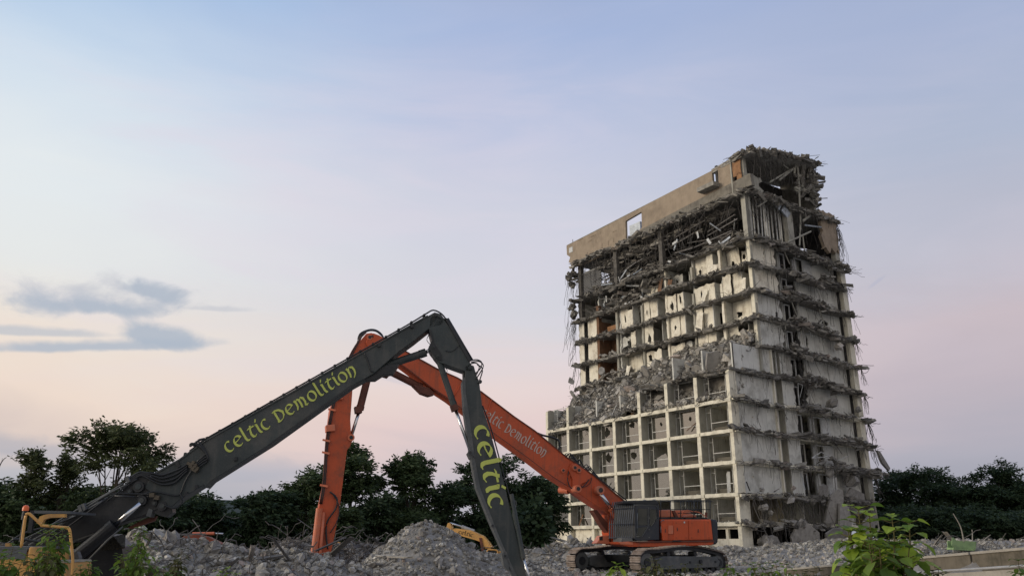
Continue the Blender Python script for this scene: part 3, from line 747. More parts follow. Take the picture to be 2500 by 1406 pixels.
# lower right: open, collapsed
m = MB(); m.bx(1.0, 1.5, .05, .5, .3, LV['D']-.3); part(m, 'column', M_frame)
m = MB(); m.bx(.0, 1.0, -.02, .38, .2, 3.05); part(m, 'column', M_frame)
ywall(6.9, 9.0, LV['E'], LV['D']-.3, 2.2, material('ochre_plaster', (.3, .26, .15), .9), 'recess_wall', rb)
m = MB(); m.bx(1.6, 20.4, 4.3, 4.5, .3, LV['D']-.3); part(m, 'corridor_wall', M_dark)
ywall(16.2, 18.5, LV['E'], LV['D']-.25, .6, M_side, 'end_panel', rb, lef=.3, bot=.3)
rs = random.Random(77)
def bigslab(name, px, py, w, h, tilt, roll, y, mat=M_chunk, seed=0, lab=None):
    c = bpix(px, py, 'y', y); r = random.Random(seed); k = 9
    P = [(math.cos(2*math.pi*a/k)*w/2*r.uniform(.75, 1.15), math.sin(2*math.pi*a/k)*h/2*r.uniform(.75, 1.15)) for a in range(k)]
    rot = Euler((tilt, roll, 0)).to_matrix(); m = MB()
    m.poly_prism([c + rot @ Vector((a, -.1, b)) for a, b in P], [c + rot @ Vector((a, .1, b)) for a, b in P]); return part(m, name, mat, label=lab)
for i, (px, py, w, h, ti, ro, y) in enumerate([(2035, 1240, 2.2, 4.6, .3, .35, -.5), (2042, 1322, 3.6, 3.2, .35, .15, -.9), (1965, 1315, 4.6, 3.4, .25, .3, -.4), (2062, 1272, 2.6, 4.4, .2, -.25, -.6),
        (2088, 1225, 3.4, 3.0, .1, .1, .1), (2090, 1330, 3.6, 2.6, .5, .1, -1.2), (1888, 1335, 1.9, 2.6, .2, -.3, -.5), (2010, 1205, 1.6, 2.2, .3, -.3, -.4), (2120, 1290, 2.0, 3.0, .3, .2, -.6), (2030, 1345, 2.6, 1.8, .8, .2, -1.6), (1905, 1345, 1.3, 1.2, .3, .2, -1.0)]):
    bigslab('leaning_slab', px, py, w, h, ti, ro, y, M_chunk, 500+i)
for i, (px, py, w, h) in enumerate([(1865, 1238, .9, .5), (1882, 1252, .6, .5), (1925, 1220, .7, 1.1), (1855, 1215, .7, .7), (2027, 1155, .8, 1.0), (2060, 1095, 0, 0), (2047, 845, 1.2, .7), (2054, 893, .7, .9), (2080, 1172, 1.7, 1.1), (1985, 1225, .6, .8), (1868, 1320, .6, 1.4), (1985, 1300, .6, 1.0), (1860, 1195, .6, .5), (1938, 1190, .5, .5), (2012, 930, 1.0, .5), (1985, 998, 1.4, .8), (2095, 1000, .8, .6), (2030, 985, 1.2, 1.2), (2003, 870, 1.0, .9)]):
    if w: 
        c = bpix(px, py, 'y', -.35); m = MB(); m.chunk(c, max(w, h)*1.05, random.Random(600+i), .9); part(m, 'hanging_chunk', M_chunk)
# cables over the end face
def cables(name, L, rad, mat=M_cable):
    m = MB()
    for q in L: m.tube(q, rad if isinstance(rad, float) else rb.uniform(*rad), 4)
    part(m, name, mat, 'stuff')
L = []
for i in range(64):
    px = rb.uniform(1835, 2010); a = bpix(px, 1203, 'y', rb.uniform(-.4, .6)); L.append(dangle(a, rb.uniform(1, 5.2), rb, (rb.uniform(-.3, .5), -.05), .3, 9))
for i in range(34):
    px = rb.uniform(1840, 2040); a = bpix(px, 1280, 'y', rb.uniform(-.4, .6)); L.append(dangle(a, rb.uniform(.8, 2.2), rb, (rb.uniform(-.3, .3), -.05), .3, 7))
cables('hanging_cables', L, (.018, .035), M_rebar)
L = []
for k in 'DCBAFGHIJ':
    for i in range(34):
        e = rb.choice(EDG[k]); L.append(dangle(e, rb.uniform(.8, 2.6), rb, (rb.uniform(-.4, .4), -.02), .22, 8))
for k, n in (('A', 16), ('B', 10), ('C', 14), ('F', 8), ('G', 8), ('H', 8)):
    for i in range(n):
        e = EDG[k][-1]; L.append(dangle(e, rb.uniform(.6, 2.8), rb, (rb.uniform(0, .45), -.1), .3, 8))
a = bpix(1965, 880, 'y', -.5)
for i in range(5): L.append(wire(a, bpix(1985+i*4, 1060+i*22, 'y', -.4), rb.uniform(-.4, .6), rb, 9, .12))
cables('hanging_cables', L, (.012, .026), M_rebar)
# pipes, boards and frames leaning along the end face
def stick(name, p0, p1, y0, w, mat, y1=None):
    a = bpix(*p0, 'y', y0); b = bpix(*p1, 'y', y0 if y1 is None else y1); m = MB(); m.tube([a, b], w, 4); return part(m, name, mat)
for (p0, p1, w, mat) in [((2040, 1125), (2073, 1112), .06, M_white), ((1982, 1118), (2005, 1103), .09, M_white), ((2005, 1103), (2026, 1114), .09, M_white), ((1982, 1118), (2026, 1114), .08, M_white),
     ((2033, 1155), (2040, 1235), .13, M_white), ((2040, 1165), (2049, 1250), .16, M_white), ((1955, 1155), (1966, 1195), .08, M_duct), ((1968, 1155), (1974, 1195), .07, M_duct),
     ((1930, 730), (1962, 812), .1, M_fin), ((1945, 720), (1960, 840), .08, M_fin), ((1915, 615), (1928, 645), .12, M_fin), ((2030, 1070), (2056, 1108), .07, M_scrap), ((2060, 1005), (2083, 1025), .06, M_scrap),
     ((1948, 935), (1960, 940), .06, M_white), ((1948, 935), (1950, 968), .06, M_white), ((1960, 940), (1953, 970), .05, M_white), ((2050, 1145), (2070, 1173), .06, M_scrap), ((2020, 648), (2033, 676), .06, M_scrap),
     ((1822, 1175), (1831, 1198), .12, M_dark), ((2008, 790), (2036, 808), .09, M_fin), ((2000, 755), (2012, 790), .1, M_fin), ((2130, 1200), (2146, 1290), .16, M_fin), ((2118, 1225), (2136, 1250), .08, M_fin),
     ((1915, 765), (1918, 805), .12, M_fin), ((1890, 800), (1920, 790), .06, M_fin), ((1972, 800), (1985, 825), .06, M_white), ((2085, 1140), (2140, 1148), .05, M_scrap), ((2043, 770), (2086, 773), .05, M_scrap), ((2140, 1070), (2135, 1115), .04, M_scrap)]:
    stick('leaning_bar', p0, p1, -.25, w*.6, mat)
m = MB(); c0 = bpix(2141, 1104, 'y', -1.0); c1 = bpix(2166, 1142, 'y', -.6)
dv = (c1-c0); m.poly_prism([c0+Vector((-.1, -.15, .2)), c0+Vector((.35, -.15, .15)), c1+Vector((.35, -.15, 0)), c1+Vector((.1, -.15, -.3)), c0.lerp(c1, .6)+Vector((-.35, -.15, -.2))], [c0+Vector((-.1, .1, .2)), c0+Vector((.35, .1, .15)), c1+Vector((.35, .1, 0)), c1+Vector((.1, .1, -.3)), c0.lerp(c1, .6)+Vector((-.35, .1, -.2))])
part(m, 'hanging_slab', M_chunk)
# ---- torn front of the upper floors: room boxes and gaps
for n_, (a, b) in enumerate([('F', 'G'), ('G', 'H'), ('H', 'I'), ('I', 'J'), ('J', 'K')]):
    z0 = LV[a]; z1 = LV[b]-.27; 
    for j in range(7):
        r = random.Random(n_*31+j*5+2)
        if a == 'F' and j in (2, 3, 4): pass
        if j == 5: continue
        if a == 'J' and j >= 4: continue
        y0 = j*BAY+1.5+r.uniform(-.45, .35); y1 = (j+1)*BAY+.0
        if j == 6: y0 = j*BAY+.3; 
        xf = 5.1+r.uniform(-.1, .3)+r.choice([0, 0, .15, .9]); top = z1 if r.random() < .7 else z1-r.uniform(.2, .6); dmg = r.random(); hs = []
        if a == 'J' and j >= 2: top = z1-.5*j+.3
        if dmg < .55 and j != 6: hs = [jaghole(r.uniform(y0+.6, y1-.6), z0+r.uniform(.9, 1.6), r.uniform(.15, .35), r.uniform(.3, .75), r, 10)]
        if dmg < .25 and j != 6: hs = [jaghole(y0+.6, z0+1.5, .25, .4, r), jaghole(y1-.65, z0+1.0, .25, .6, r)]
        if j == 6:
            for (p, q) in ((y0, y0+1.9), (y0+2.7, BL-.15)):
                m = MB(); sheet(m, jagrect(p, q, z0, z1, r, top=.05), [], lambda P, Q, c: Vector((xf+c, P, Q)), .1); part(m, 'room_panel', M_panel)
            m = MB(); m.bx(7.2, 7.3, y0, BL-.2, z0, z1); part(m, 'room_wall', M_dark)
            continue
        ym = r.uniform(y0+.7, y1-.7); miss = r.random()
        for pi_, (pa, pb) in enumerate(((y0, ym), (ym+.03, y1))):
            if miss < .12 and pi_ == 0: continue
            hh_ = [h for h in hs if min(q[0] for q in h) > pa+.08 and max(q[0] for q in h) < pb-.08 and max(q[1] for q in h) < top-.1 and min(q[1] for q in h) > z0+.1]
            if not hh_ and r.random() < .45 and pb-pa > .9: hh_ = [jaghole((pa+pb)/2, z0+r.uniform(.8, 1.7), (pb-pa)*r.uniform(.15, .3), r.uniform(.3, .8), r, 12)]
            hh_ = [h for h in hh_ if min(q[0] for q in h) > pa+.03 and max(q[0] for q in h) < pb-.03 and max(q[1] for q in h) < top-.12 and min(q[1] for q in h) > z0+.08]
            tp_ = top if r.random() < .75 else top-r.uniform(.15, .7); xo = r.uniform(-.12, .3); tl_ = r.uniform(-.05, .09) if r.random() < .5 else 0
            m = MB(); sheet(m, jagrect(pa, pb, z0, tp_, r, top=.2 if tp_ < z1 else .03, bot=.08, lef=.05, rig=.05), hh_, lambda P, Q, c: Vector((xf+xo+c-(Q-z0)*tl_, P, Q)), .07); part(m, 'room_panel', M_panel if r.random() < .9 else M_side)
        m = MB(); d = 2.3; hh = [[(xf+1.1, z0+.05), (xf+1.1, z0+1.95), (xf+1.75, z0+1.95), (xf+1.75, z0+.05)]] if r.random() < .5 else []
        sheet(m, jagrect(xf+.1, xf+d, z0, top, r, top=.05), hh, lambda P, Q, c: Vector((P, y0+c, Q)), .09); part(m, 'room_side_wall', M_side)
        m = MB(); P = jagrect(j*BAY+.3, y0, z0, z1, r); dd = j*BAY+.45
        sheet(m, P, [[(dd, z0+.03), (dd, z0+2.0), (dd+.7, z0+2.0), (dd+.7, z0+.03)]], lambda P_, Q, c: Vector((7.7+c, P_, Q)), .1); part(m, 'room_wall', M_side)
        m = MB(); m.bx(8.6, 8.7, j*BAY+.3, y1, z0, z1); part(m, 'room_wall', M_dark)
        # party wall end: pale strip
        m = MB(); sheet(m, jagrect(j*BAY+.05, j*BAY+.34, z0, z1 if r.random() < .7 else z1-r.uniform(.4, 1.4), r, rig=.05, top=.1), [], lambda P_, Q, c: Vector((5.05+c, P_, Q)), .3); part(m, 'wall_end', M_panel if j % 2 else M_fin)
        if r.random() < .75:   # broken panel leaning out
            m = MB(); yy = r.uniform(j*BAY+.3, y1-.8); w_ = r.uniform(.4, 1.1); h_ = r.uniform(1.0, 2.4); rt = Euler((r.uniform(-.3, .3), r.uniform(.05, .3), r.uniform(-.4, .4))).to_matrix()
            P = jagrect(-w_/2, w_/2, 0, h_, r, top=.15, bot=.1, lef=.08, rig=.08); base = Vector((4.75, yy+w_/2, z0+.1))
            sheet(m, P, [], lambda P_, Q, c: base + rt @ Vector((c, P_, Q)), .05); part(m, 'torn_panel', M_panel if r.random() < .8 else M_shaft)
# brown lift shaft
y0 = 5*BAY+.35; y1 = 6*BAY-.1
m = MB(); m.bx(5.0, 5.5, y1-.15, y1+.3, 17.6, 30.4); part(m, 'shaft_pier', M_shaft)
m = MB(); m.bx(7.0, 7.2, y0, y1, 17.5, 26.0); part(m, 'shaft_wall', M_shaft)
m = MB(); m.bx(5.4, 7.0, y1-.2, y1-.1, 17.5, 28.3); part(m, 'shaft_wall', M_shaft)
m = MB(); sheet(m, jagrect(y0+.2, y1-.6, 26.2, 27.6, rb, bot=.2, lef=.2), [], lambda p, q, c: Vector((6.0+c, p, q)), .08); part(m, 'plywood_sheet', M_wood)
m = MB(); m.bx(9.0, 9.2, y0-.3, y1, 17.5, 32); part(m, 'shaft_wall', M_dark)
for j, yy in enumerate((y0+.3, 4*BAY+.2)): 
    m = MB(); m.bx(5.1, 5.45, yy-.2, yy+.15, 17.6, 31.8 if j == 0 else 26); part(m, 'column', M_fin)
m = MB()
for i in range(90):
    m.shard((rb.uniform(5, 6.5), rb.uniform(y0-1, y1), rb.choice([20.5, 23.4, 21])+rb.uniform(0, .7)), rb.uniform(.3, 1.1), .3, .15, Euler((rb.uniform(-.7, .7), rb.uniform(-.7, .7), rb.uniform(0, 6))).to_matrix(), rb)
part(m, 'fallen_debris', M_chunk, 'stuff')
# ---- technical storey under the penthouse (K-L) and the tangled part of J
zt = LV['L']
for y in (.1, 12.6, 20.6, 27.9): 
    m = MB(); x0 = 5.0 if y != 27.9 else 5.2; m.bx(x0, x0+.55, y, y+.55, LV['J'] if y > 12 else LV['K'], zt-.4); part(m, 'column', M_fin if y < 1 else M_rubdark)
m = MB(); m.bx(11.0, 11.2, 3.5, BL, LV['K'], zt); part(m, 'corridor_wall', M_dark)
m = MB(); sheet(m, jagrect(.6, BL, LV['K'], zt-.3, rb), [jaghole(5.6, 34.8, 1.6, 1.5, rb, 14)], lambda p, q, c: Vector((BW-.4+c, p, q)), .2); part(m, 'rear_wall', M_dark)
m = MB(); m.bx(8.6, 8.7, 3*BAY, BL, LV['J'], LV['K']-.25); part(m, 'corridor_wall', M_dark)
# block wall at the far left
mo = MB(); mo.bx(5.62, 5.8, 24.4, 27.7, LV['K'], 35.9); bw = part(mo, 'block_wall', M_mortar)
bm = MB(); bm.box((0, 0, 0), (.1, .39, .17)); bme = mesh_of(bm, 'block', M_brick)
k = 0; z = LV['K']+.1
while z < 35.8:
    y = 24.45+(.2 if k % 2 else 0)
    while y < 27.6: inst(bme, 'block', bw, (5.60, y+.18, z+.02)); y += .42
    z += .2; k += 1
m = MB(); outl = [(5.2, BL+.4)] + [(4.7+.35*noise.noise((float(y)*.5, 3, 1)), float(y)) for y in np.arange(BL, 0, -.5)] + [(float(x), -.3-.3*noise.noise((float(x)*.6, 2, 2))) for x in np.arange(5, BW+.2, .5)] + [(BW, 8), (13, 8), (13, BL+.4)]
m.poly_prism([Vector((x, y, zt)) for x, y in outl], [Vector((x, y, zt-.35)) for x, y in outl]); part(m, 'floor_slab', M_slab)
edge_debris([(4.75+.35*noise.noise((float(y)*.5, 3, 1)), float(y), zt-.35-.25*noise.noise((float(y)*.4, 8, 1))) for y in np.arange(BL+.6, -.2, -.5)], 30, 900, (-1, 0), .7, 3.0, (.6, 2.6))
edge_debris([(float(x), -.25, zt-.3) for x in np.arange(5, BW, .5)], 24, 901, (0, -1), .7, 2.6, (.6, 2.2))
edge_debris([(5+i*.3, BL+.5+.4*(i % 2), zt-1.3-i*.1) for i in range(8)], 40, 902, (-.3, 1), .8, 8, (2, 5.5))
for (ya, yb, xx, zz, sd_) in ((3, 13, 6.2, 36.6, 1), (12, 25, 5.8, 36.0, 2), (12, 26, 5.6, 32.6, 3), (1, 12, 6.4, 33.0, 4), (14, 24, 6.5, 34.6, 5), (17, 26, 5.2, 29.9, 6), (12, 18, 5.4, 31.0, 7)):
    edge_debris([(xx+.5*noise.noise((y*.5, sd_, 1)), float(y), zz+.7*noise.noise((y*.4, sd_*3, 1))) for y in np.arange(ya, yb, .5)], 26, 950+sd_, (-1, 0), 1.5, 5.0, (.4, 1.8), .7)
# inner beams, studs, ducts and a web of cables in the open storey
L = []; r = random.Random(55)
for i in range(330):
    y = r.uniform(.8, BL-.5); x = r.uniform(4.6, 8); 
    z1_ = zt-.4 if r.random() < .75 else LV['K']
    L.append(dangle((x, y, z1_), r.uniform(.8, 4.8) if z1_ > 33 else r.uniform(.5, 2.3), r, (r.uniform(-.25, .1), r.uniform(-.5, .5)), .35, 7))
for i in range(150):
    y = r.uniform(.5, BL-2); x = r.uniform(4.7, 8); z = r.uniform(LV['J']+.5 if y > 12 else LV['K'], zt-.3)
    L.append(wire((x, y, z), (x+r.uniform(-.6, .6), y+r.uniform(1, 4), z+r.uniform(-1, 1)), r.uniform(-.3, .9), r, 7, .15))
cables('hanging_cables', L, (.014, .035), M_cable)
m = MB()
for i in range(46):
    y = r.uniform(.8, BL-3); z = r.uniform(LV['K']+.4, zt-.4); x = r.uniform(5.2, 8.4); L2 = r.uniform(1.5, 6)
    e = Euler((r.uniform(-.15, .15), 0, r.uniform(-.25, .25))).to_matrix(); m.box((x, y+L2/2, z), (r.uniform(.08, .2), L2, r.uniform(.08, .2)), e)
part(m, 'ceiling_pipes', M_scrap, 'stuff')
for i in range(46):
    y = r.uniform(9, 25) if i % 2 else r.uniform(1, 25); z = r.uniform(LV['J']+.2, 33.4) if y > 12 else r.uniform(LV['K'], 35); m = MB()
    rt = Euler((r.uniform(-1.5, 1.5), r.uniform(-.6, .6), r.uniform(-.5, .5))).to_matrix()
    m.box((r.uniform(4.5, 6), y, z), (.06, r.uniform(.5, 1.8), r.uniform(.04, .3)), rt); part(m, 'loose_duct', M_duct if r.random() < .6 else M_white)
# studs and sheet metal behind the right face, K-L
for i in range(13):
    m = MB(); x = 6.6+i*.42; m.box((x, .9+.2*math.sin(i), (LV['K']+zt)/2), (.1, .1, zt-LV['K']-.6), Euler((0, r.uniform(-.05, .05), 0)).to_matrix()); part(m, 'wall_stud', M_alu if i % 3 else M_side)
for (x, w) in ((5.05, .75), (11.9, 1.0), (20.3, .8)):
    m = MB(); m.bx(x, x+w, .1, .7, LV['K'], zt-.3); part(m, 'column', M_fin)
ywall(17.9, 20.8, 33.4, zt+.7, -.1, M_stucco, 'corner_wall', r, lef=.3, bot=.4, rig=.25, top=.2, thick=.4)
m = MB(); c = bpix(1895, 497, 'y', .1); rt = Euler((.2, .55, .1)).to_matrix(); m.box(c+Vector((.2, 0, .1)), (1.3, .2, .95), rt); m.box(c+Vector((1.5, 0, -.65)), (1.3, .2, .8), rt); part(m, 'hanging_duct', M_duct)
m = MB(); c = bpix(2015, 570, 'y', .5); m.box(c, (2.0, .3, 1.3), Euler((0, 1.2, .3)).to_matrix()); part(m, 'hanging_duct', M_duct)
m = MB(); m.tube([bpix(1965, 550, 'y', 0), bpix(2015, 556, 'y', 0)], .1, 5); part(m, 'pipe', M_duct)
for (p0, p1, w) in [((1905, 600), (1980, 565), .1), ((1965, 620), (1960, 575), .08), ((1960, 540), (1998, 512), .14), ((1950, 420), (1955, 560), .1), ((1955, 520), (1952, 600), .1), ((1850, 505), (1872, 490), .09), ((1870, 470), (1950, 520), .07), ((1985, 440), (1990, 500), .09)]:
    stick('bent_pipe', p0, p1, -.1, w, M_fin)
L = []
for i in range(110):
    x = r.uniform(5.6, 20.8); L.append(dangle((x, r.uniform(-.5, 1.5), zt-.3), r.uniform(.6, 4.6), r, (r.uniform(-.3, .3), 0), .3, 7))
for i in range(26): L.append(dangle((20.9+r.uniform(0, .5), -.1, 37.0-r.uniform(0, 1.5)), r.uniform(1.5, 6), r, (r.uniform(-.05, .3), 0), .3, 9))
for i in range(30):
    L.append(dangle((4.2+r.uniform(-.5, .8), BL+r.uniform(-.2, .9), r.choice([35.8, 32.2, 29.2])), r.uniform(1.5, 6.5), r, (-.05, r.uniform(-.1, .35)), .25, 9))
for i in range(24): L.append(dangle((4.9, BL+r.uniform(0, .5), r.choice([26.3, 23.4, 29.2])), r.uniform(1.0, 4), r, (-.1, r.uniform(0, .8)), .3, 8))
cables('hanging_cables', L, (.012, .028), M_cable)
for i in range(12):
    m = MB(); m.chunk((4.6+r.uniform(-.4, .5), BL+r.uniform(0, .8), r.choice([35.6, 34.6, 31.6, 30.9, 30])+r.uniform(-.6, .4)), r.uniform(.5, 1.1), r); part(m, 'hanging_chunk', M_slab)
# ---- penthouse
zb = 37.55
def pw(px, py): q = bpix(px, py, 'x', 4.85); return (q.y, q.z)
outer = [pw(1383, 600), pw(1470, 557), pw(1560, 510), pw(1650, 462), pw(1740, 416), pw(1792, 388), pw(1812, 380), pw(1797, 402), pw(1790, 428), pw(1788, 452)]
outer += [pw(x, y) for x, y in ((1760, 466), (1740, 475), (1700, 496), (1640, 526), (1600, 548), (1565, 566), (1550, 590), (1520, 603), (1490, 613), (1455, 630), (1430, 643), (1400, 652), (1396, 643), (1388, 640), (1392, 628), (1384, 622))]
h1 = [pw(1738, 419), pw(1752, 411), pw(1755, 455), pw(1741, 461)]
h2 = [pw(1527, 540), pw(1566, 517), pw(1567, 556), pw(1551, 572), pw(1528, 584)]
h3 = [pw(1391, 608), pw(1397, 605), pw(1397, 612), pw(1391, 615)]
m = MB(); sheet(m, outer, [h1, h2, h3], lambda p, q, c: Vector((4.85+c, p, q)), .3); part(m, 'penthouse_wall', M_stucco)
m = MB(); a = pw(1562, 566); b = pw(1832, 428)
sheet(m, [pw(1565, 562), pw(1640, 523), pw(1700, 492), pw(1760, 462), pw(1833, 424), pw(1838, 452), pw(1800, 466), pw(1740, 492), pw(1700, 512), pw(1640, 545), pw(1600, 572), pw(1570, 585)], [], lambda p, q, c: Vector((4.7+c, p, q)), .5); part(m, 'parapet_band', material('stained_band', (.2, .185, .155), .95, .2, 1.2, (.09, .08, .07, 1), .7, .7, streak=.7))
for (x0, y0_, x1, y1_) in ((1383, 600, 1812, 380),):
    A = pw(x0, y0_); B = pw(x1, y1_); m = MB(); m.tube([Vector((4.95, A[0], A[1]+.03)), Vector((4.95, B[0], B[1]+.03))], .09, 4); part(m, 'wall_coping', M_fin)
def wb(px0, py0, w, h, dx, name, mat, d=.2):
    q = pw(px0, py0); m = MB(); m.box((4.85+dx, q[0], q[1]), (d, w, h)); return part(m, name, mat)
wb(1737, 461, 2.4, .5, -.55, 'wall_ledge', M_slab, 1.0); wb(1394, 610, .75, .75, .06, 'louvre_frame', M_white, .2)
wb(1545, 563, 1.9, 2.0, .7, 'louvre_unit', M_duct, .7); wb(1523, 562, .2, 3.2, .2, 'door_frame', M_duct, .3)
wb(1450, 624, 1.3, .8, .0, 'vent_opening', M_dark, .36); wb(1788, 430, .16, 4.2, -.1, 'drain_pipe', M_fin, .16)
wb(1397, 592, .06, .9, .1, 'roof_post', M_scrap, .06)
r = random.Random(91)
for i in range(9):
    q = pw(1480+r.uniform(-50, 40), 600+r.uniform(-22, 10)); 
for (px, py, w, h, mat) in [(1800, 412, 1.1, 1.7, M_wood), (1806, 432, .6, .9, M_wood), (1797, 450, .7, .5, M_white), (1808, 447, .6, .7, M_white), (1795, 462, .9, .4, M_chunk)]:
    q = pw(px, py); m = MB(); sheet(m, jagrect(q[0]-w/2, q[0]+w/2, q[1]-h/2, q[1]+h/2, r, .12, .12, .08, .08), [], lambda p, s_, c: Vector((4.75+c, p, s_)), .1); part(m, 'torn_board', mat)
# surface seams on the left of the penthouse wall
for (px, py, w, h) in [(1415, 585, 1.3, .07), (1448, 576, 1.0, .06), (1470, 600, .06, .6), (1485, 593, .06, .6), (1498, 586, .06, .6), (1465, 568, .06, .5), (1500, 565, .8, .06), (1455, 590, .06, .5), (1440, 588, .7, .06)]:
    q = pw(px, py); m = MB(); m.box((4.84, q[0], q[1]), (.06, w, h)); part(m, 'wall_seam', M_stucco)
# corner machine room: dark, with a torn sloping roof
def roofz(x): return float(np.interp(x, [4.6, 6, 9, 12, 16.8], [41.6, 41.8, 42.4, 42.9, 43.4]))
m = MB(); n = 26; xs = [4.7+i*12.2/n for i in range(n+1)]
fr = [(x, -1.2-.4*noise.noise((x*.5, 1, 4))-.3*r.random()) for x in xs]; 
top = [Vector((x, y, roofz(x)+.15*noise.noise((x, 1, 1)))) for x, y in fr] + [Vector((16.9, 4.0, 42.8)), Vector((4.9, 4.2, 41.4))]
m.poly_prism(top, [p+Vector((0, 0, -.5)) for p in top]); part(m, 'torn_roof', M_slab)
edge_debris([(x, y, roofz(x)-.15) for x, y in fr], 34, 920, (0, -1), .45, 2.0, (.4, 1.2), .5)
edge_debris([(16.9+.25*noise.noise((z*1.0, 3, 3)), -.9+(45-z)*.08, z) for z in np.arange(43.3, 38, -.5)], 30, 921, (1, 0), .7, 2, (.4, 1.2), .5)
edge_debris([(4.8, y, 41.5) for y in np.arange(-1, 2, .5)], 22, 922, (-1, 0), .5, 2, (.4, 1.2), .6)
m = MB(); m.bx(16.2, 16.6, -.6, 3.6, zb, 42.9); part(m, 'machine_room_wall', M_slab)
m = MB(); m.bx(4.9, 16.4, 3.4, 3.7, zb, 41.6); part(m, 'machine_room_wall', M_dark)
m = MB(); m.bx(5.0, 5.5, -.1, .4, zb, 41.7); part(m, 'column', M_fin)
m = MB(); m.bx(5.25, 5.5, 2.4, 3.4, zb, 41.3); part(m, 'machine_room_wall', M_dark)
ywall(5.5, 7.6, zb, 39.4, -.15, M_fin, 'parapet_band', r, rig=.4, top=.15, thick=.3)
for (p0, p1, w) in [((1940, 400), (1940, 425), .16), ((1946, 402), (1950, 440), .15), ((1950, 440), (1953, 510), .13), ((1903, 440), (1942, 408), .12), ((1880, 445), (1930, 415), .1), ((1975, 405), (1972, 435), .13), ((1985, 440), (1986, 478), .12), ((1835, 430), (1842, 452), .08), ((1942, 406), (1958, 404), .12), ((1912, 402), (1925, 412), .07)]:
    stick('bent_pipe', p0, p1, -.5, w, M_fin)
for i in range(16):
    c = bpix(r.uniform(1940, 1965), r.uniform(425, 470), 'y', -.5); m = MB(); m.chunk(c, r.uniform(.3, .8), r); part(m, 'hanging_chunk', M_fin if i % 2 else M_slab)
L = []
for i in range(90):
    x = r.uniform(5.5, 16.5); L.append(dangle((x, r.uniform(-1.4, .5), roofz(x)-.5), r.uniform(.5, 4), r, (r.uniform(-.3, .3), 0), .3, 7))
cables('hanging_cables', L, (.014, .035), M_cable)
for i in range(26):
    c = bpix(r.uniform(1960, 1998), r.uniform(400, 500), 'y', -.6); m = MB(); m.shard(c, r.uniform(.5, 1.6), .4, .2, Euler((r.uniform(-1, 1), r.uniform(-1, 1), r.uniform(-1, 1))).to_matrix(), r); part(m, 'torn_panel', M_slab)
# ---- rubble lying on the broken ledge above the lower floors
def ledge_z(x, y):
    base = 14.65 if y > 11.5 else 17.6
    if y > 11.5: z = base + max(0, x-.4)*1.15 + .6*max(0, 1-abs(y-13)/3) + .9*noise.noise((x*.5, y*.45, 2)) + .35*noise.noise((x*1.6, y*1.4, 2))
    else: z = 14.75 + (0 if x < 1.1 else 0) + max(0, x-.6)*.65*(1.7 if x > 1.4 else .3) + (1.9 if x > 1.9 else 0) + .4*noise.noise((x*.8, y*.5, 2))
    if y < 2.2: z = min(z, 14.75+.5*x) if x < 2.5 else z
    if y > 26.3: z = min(z, 14.7+.9*x)
    return z
m = MB(); nx, ny = 22, 110
for j in range(ny+1):
    for i in range(nx+1): x = .1+i*5.4/nx; y = .5+j*(BL-.5)/ny; m.v.append((x, y, ledge_z(x, y)+.12*noise.noise((x*2.5, y*2.5, 0))))
for j in range(ny):
    for i in range(nx): a = j*(nx+1)+i; m.f.append((a, a+1, a+nx+2, a+nx+1))
led = part(m, 'rubble_slope', M_rubdark)
r = random.Random(5); m = MB(); w = MB()
for i in range(3600):
    x = 5.3*r.random(); y = r.uniform(.3, BL); s = .12+.62*r.random()**3; m.chunk((x, y, ledge_z(x, y)+s*.15+.12), s, r)
for i in range(900):
    x = 5*r.random(); y = r.uniform(.3, BL); a = r.uniform(0, 6.28); L_ = r.uniform(.4, 2.2)
    m_ = (x, y, ledge_z(x, y)+.1); w.tube(wire(m_, (x-abs(math.cos(a))*L_*.5, y+math.sin(a)*L_, m_[2]+r.uniform(-.8, .7)), r.uniform(-.3, .4), r, 5, .12), r.uniform(.014, .035), 4)
m.build('small_rubble', M_rubble, led, False, 'stuff'); w.build('tangled_rebar', M_rebar, led, False, 'stuff')
for i in range(285):
    x = .1+5*r.random(); y = r.uniform(.5, BL); s = .4+1.3*r.random()**2.6
    me = (CH+SLABM)[r.randrange(16)]; inst(me, me.name.split('.')[0], led, (x, y, ledge_z(x, y)+s*.15), (r.uniform(-.8, .8), r.uniform(-.9, .9), r.uniform(0, 6.28)), s)
for i, (px, py, s) in enumerate([(1400, 965, 1.9), (1437, 1010, 1.6), (1745, 885, 2.6), (1500, 1060, 1.0), (1470, 905, 1.2), (1395, 930, 1.0), (1575, 905, 1.8), (1700, 905, 1.5), (1655, 920, 1.6), (1785, 885, 1.2)]):
    q = bpix(px, py, 'x', 2.0 if py < 1000 else 1.2)
    if q.y > 28.2: q.y = 27.9; q.z = ledge_z(q.x, q.y)+.3
    inst(SLABM[i % 6], 'slab_fragment', led, q, (.5+.3*(i % 3), .9, i*1.1), s)
# antenna-like bars on the roof
for (p0, p1) in (((1838, 352), (1843, 372)), ((1830, 372), (1846, 360)), ((1990, 388), (1998, 383)), ((1998, 405), (2010, 406)), ((2000, 485), (2020, 484))):
    stick('roof_bar', p0, p1, -1.2, .05, M_scrap)
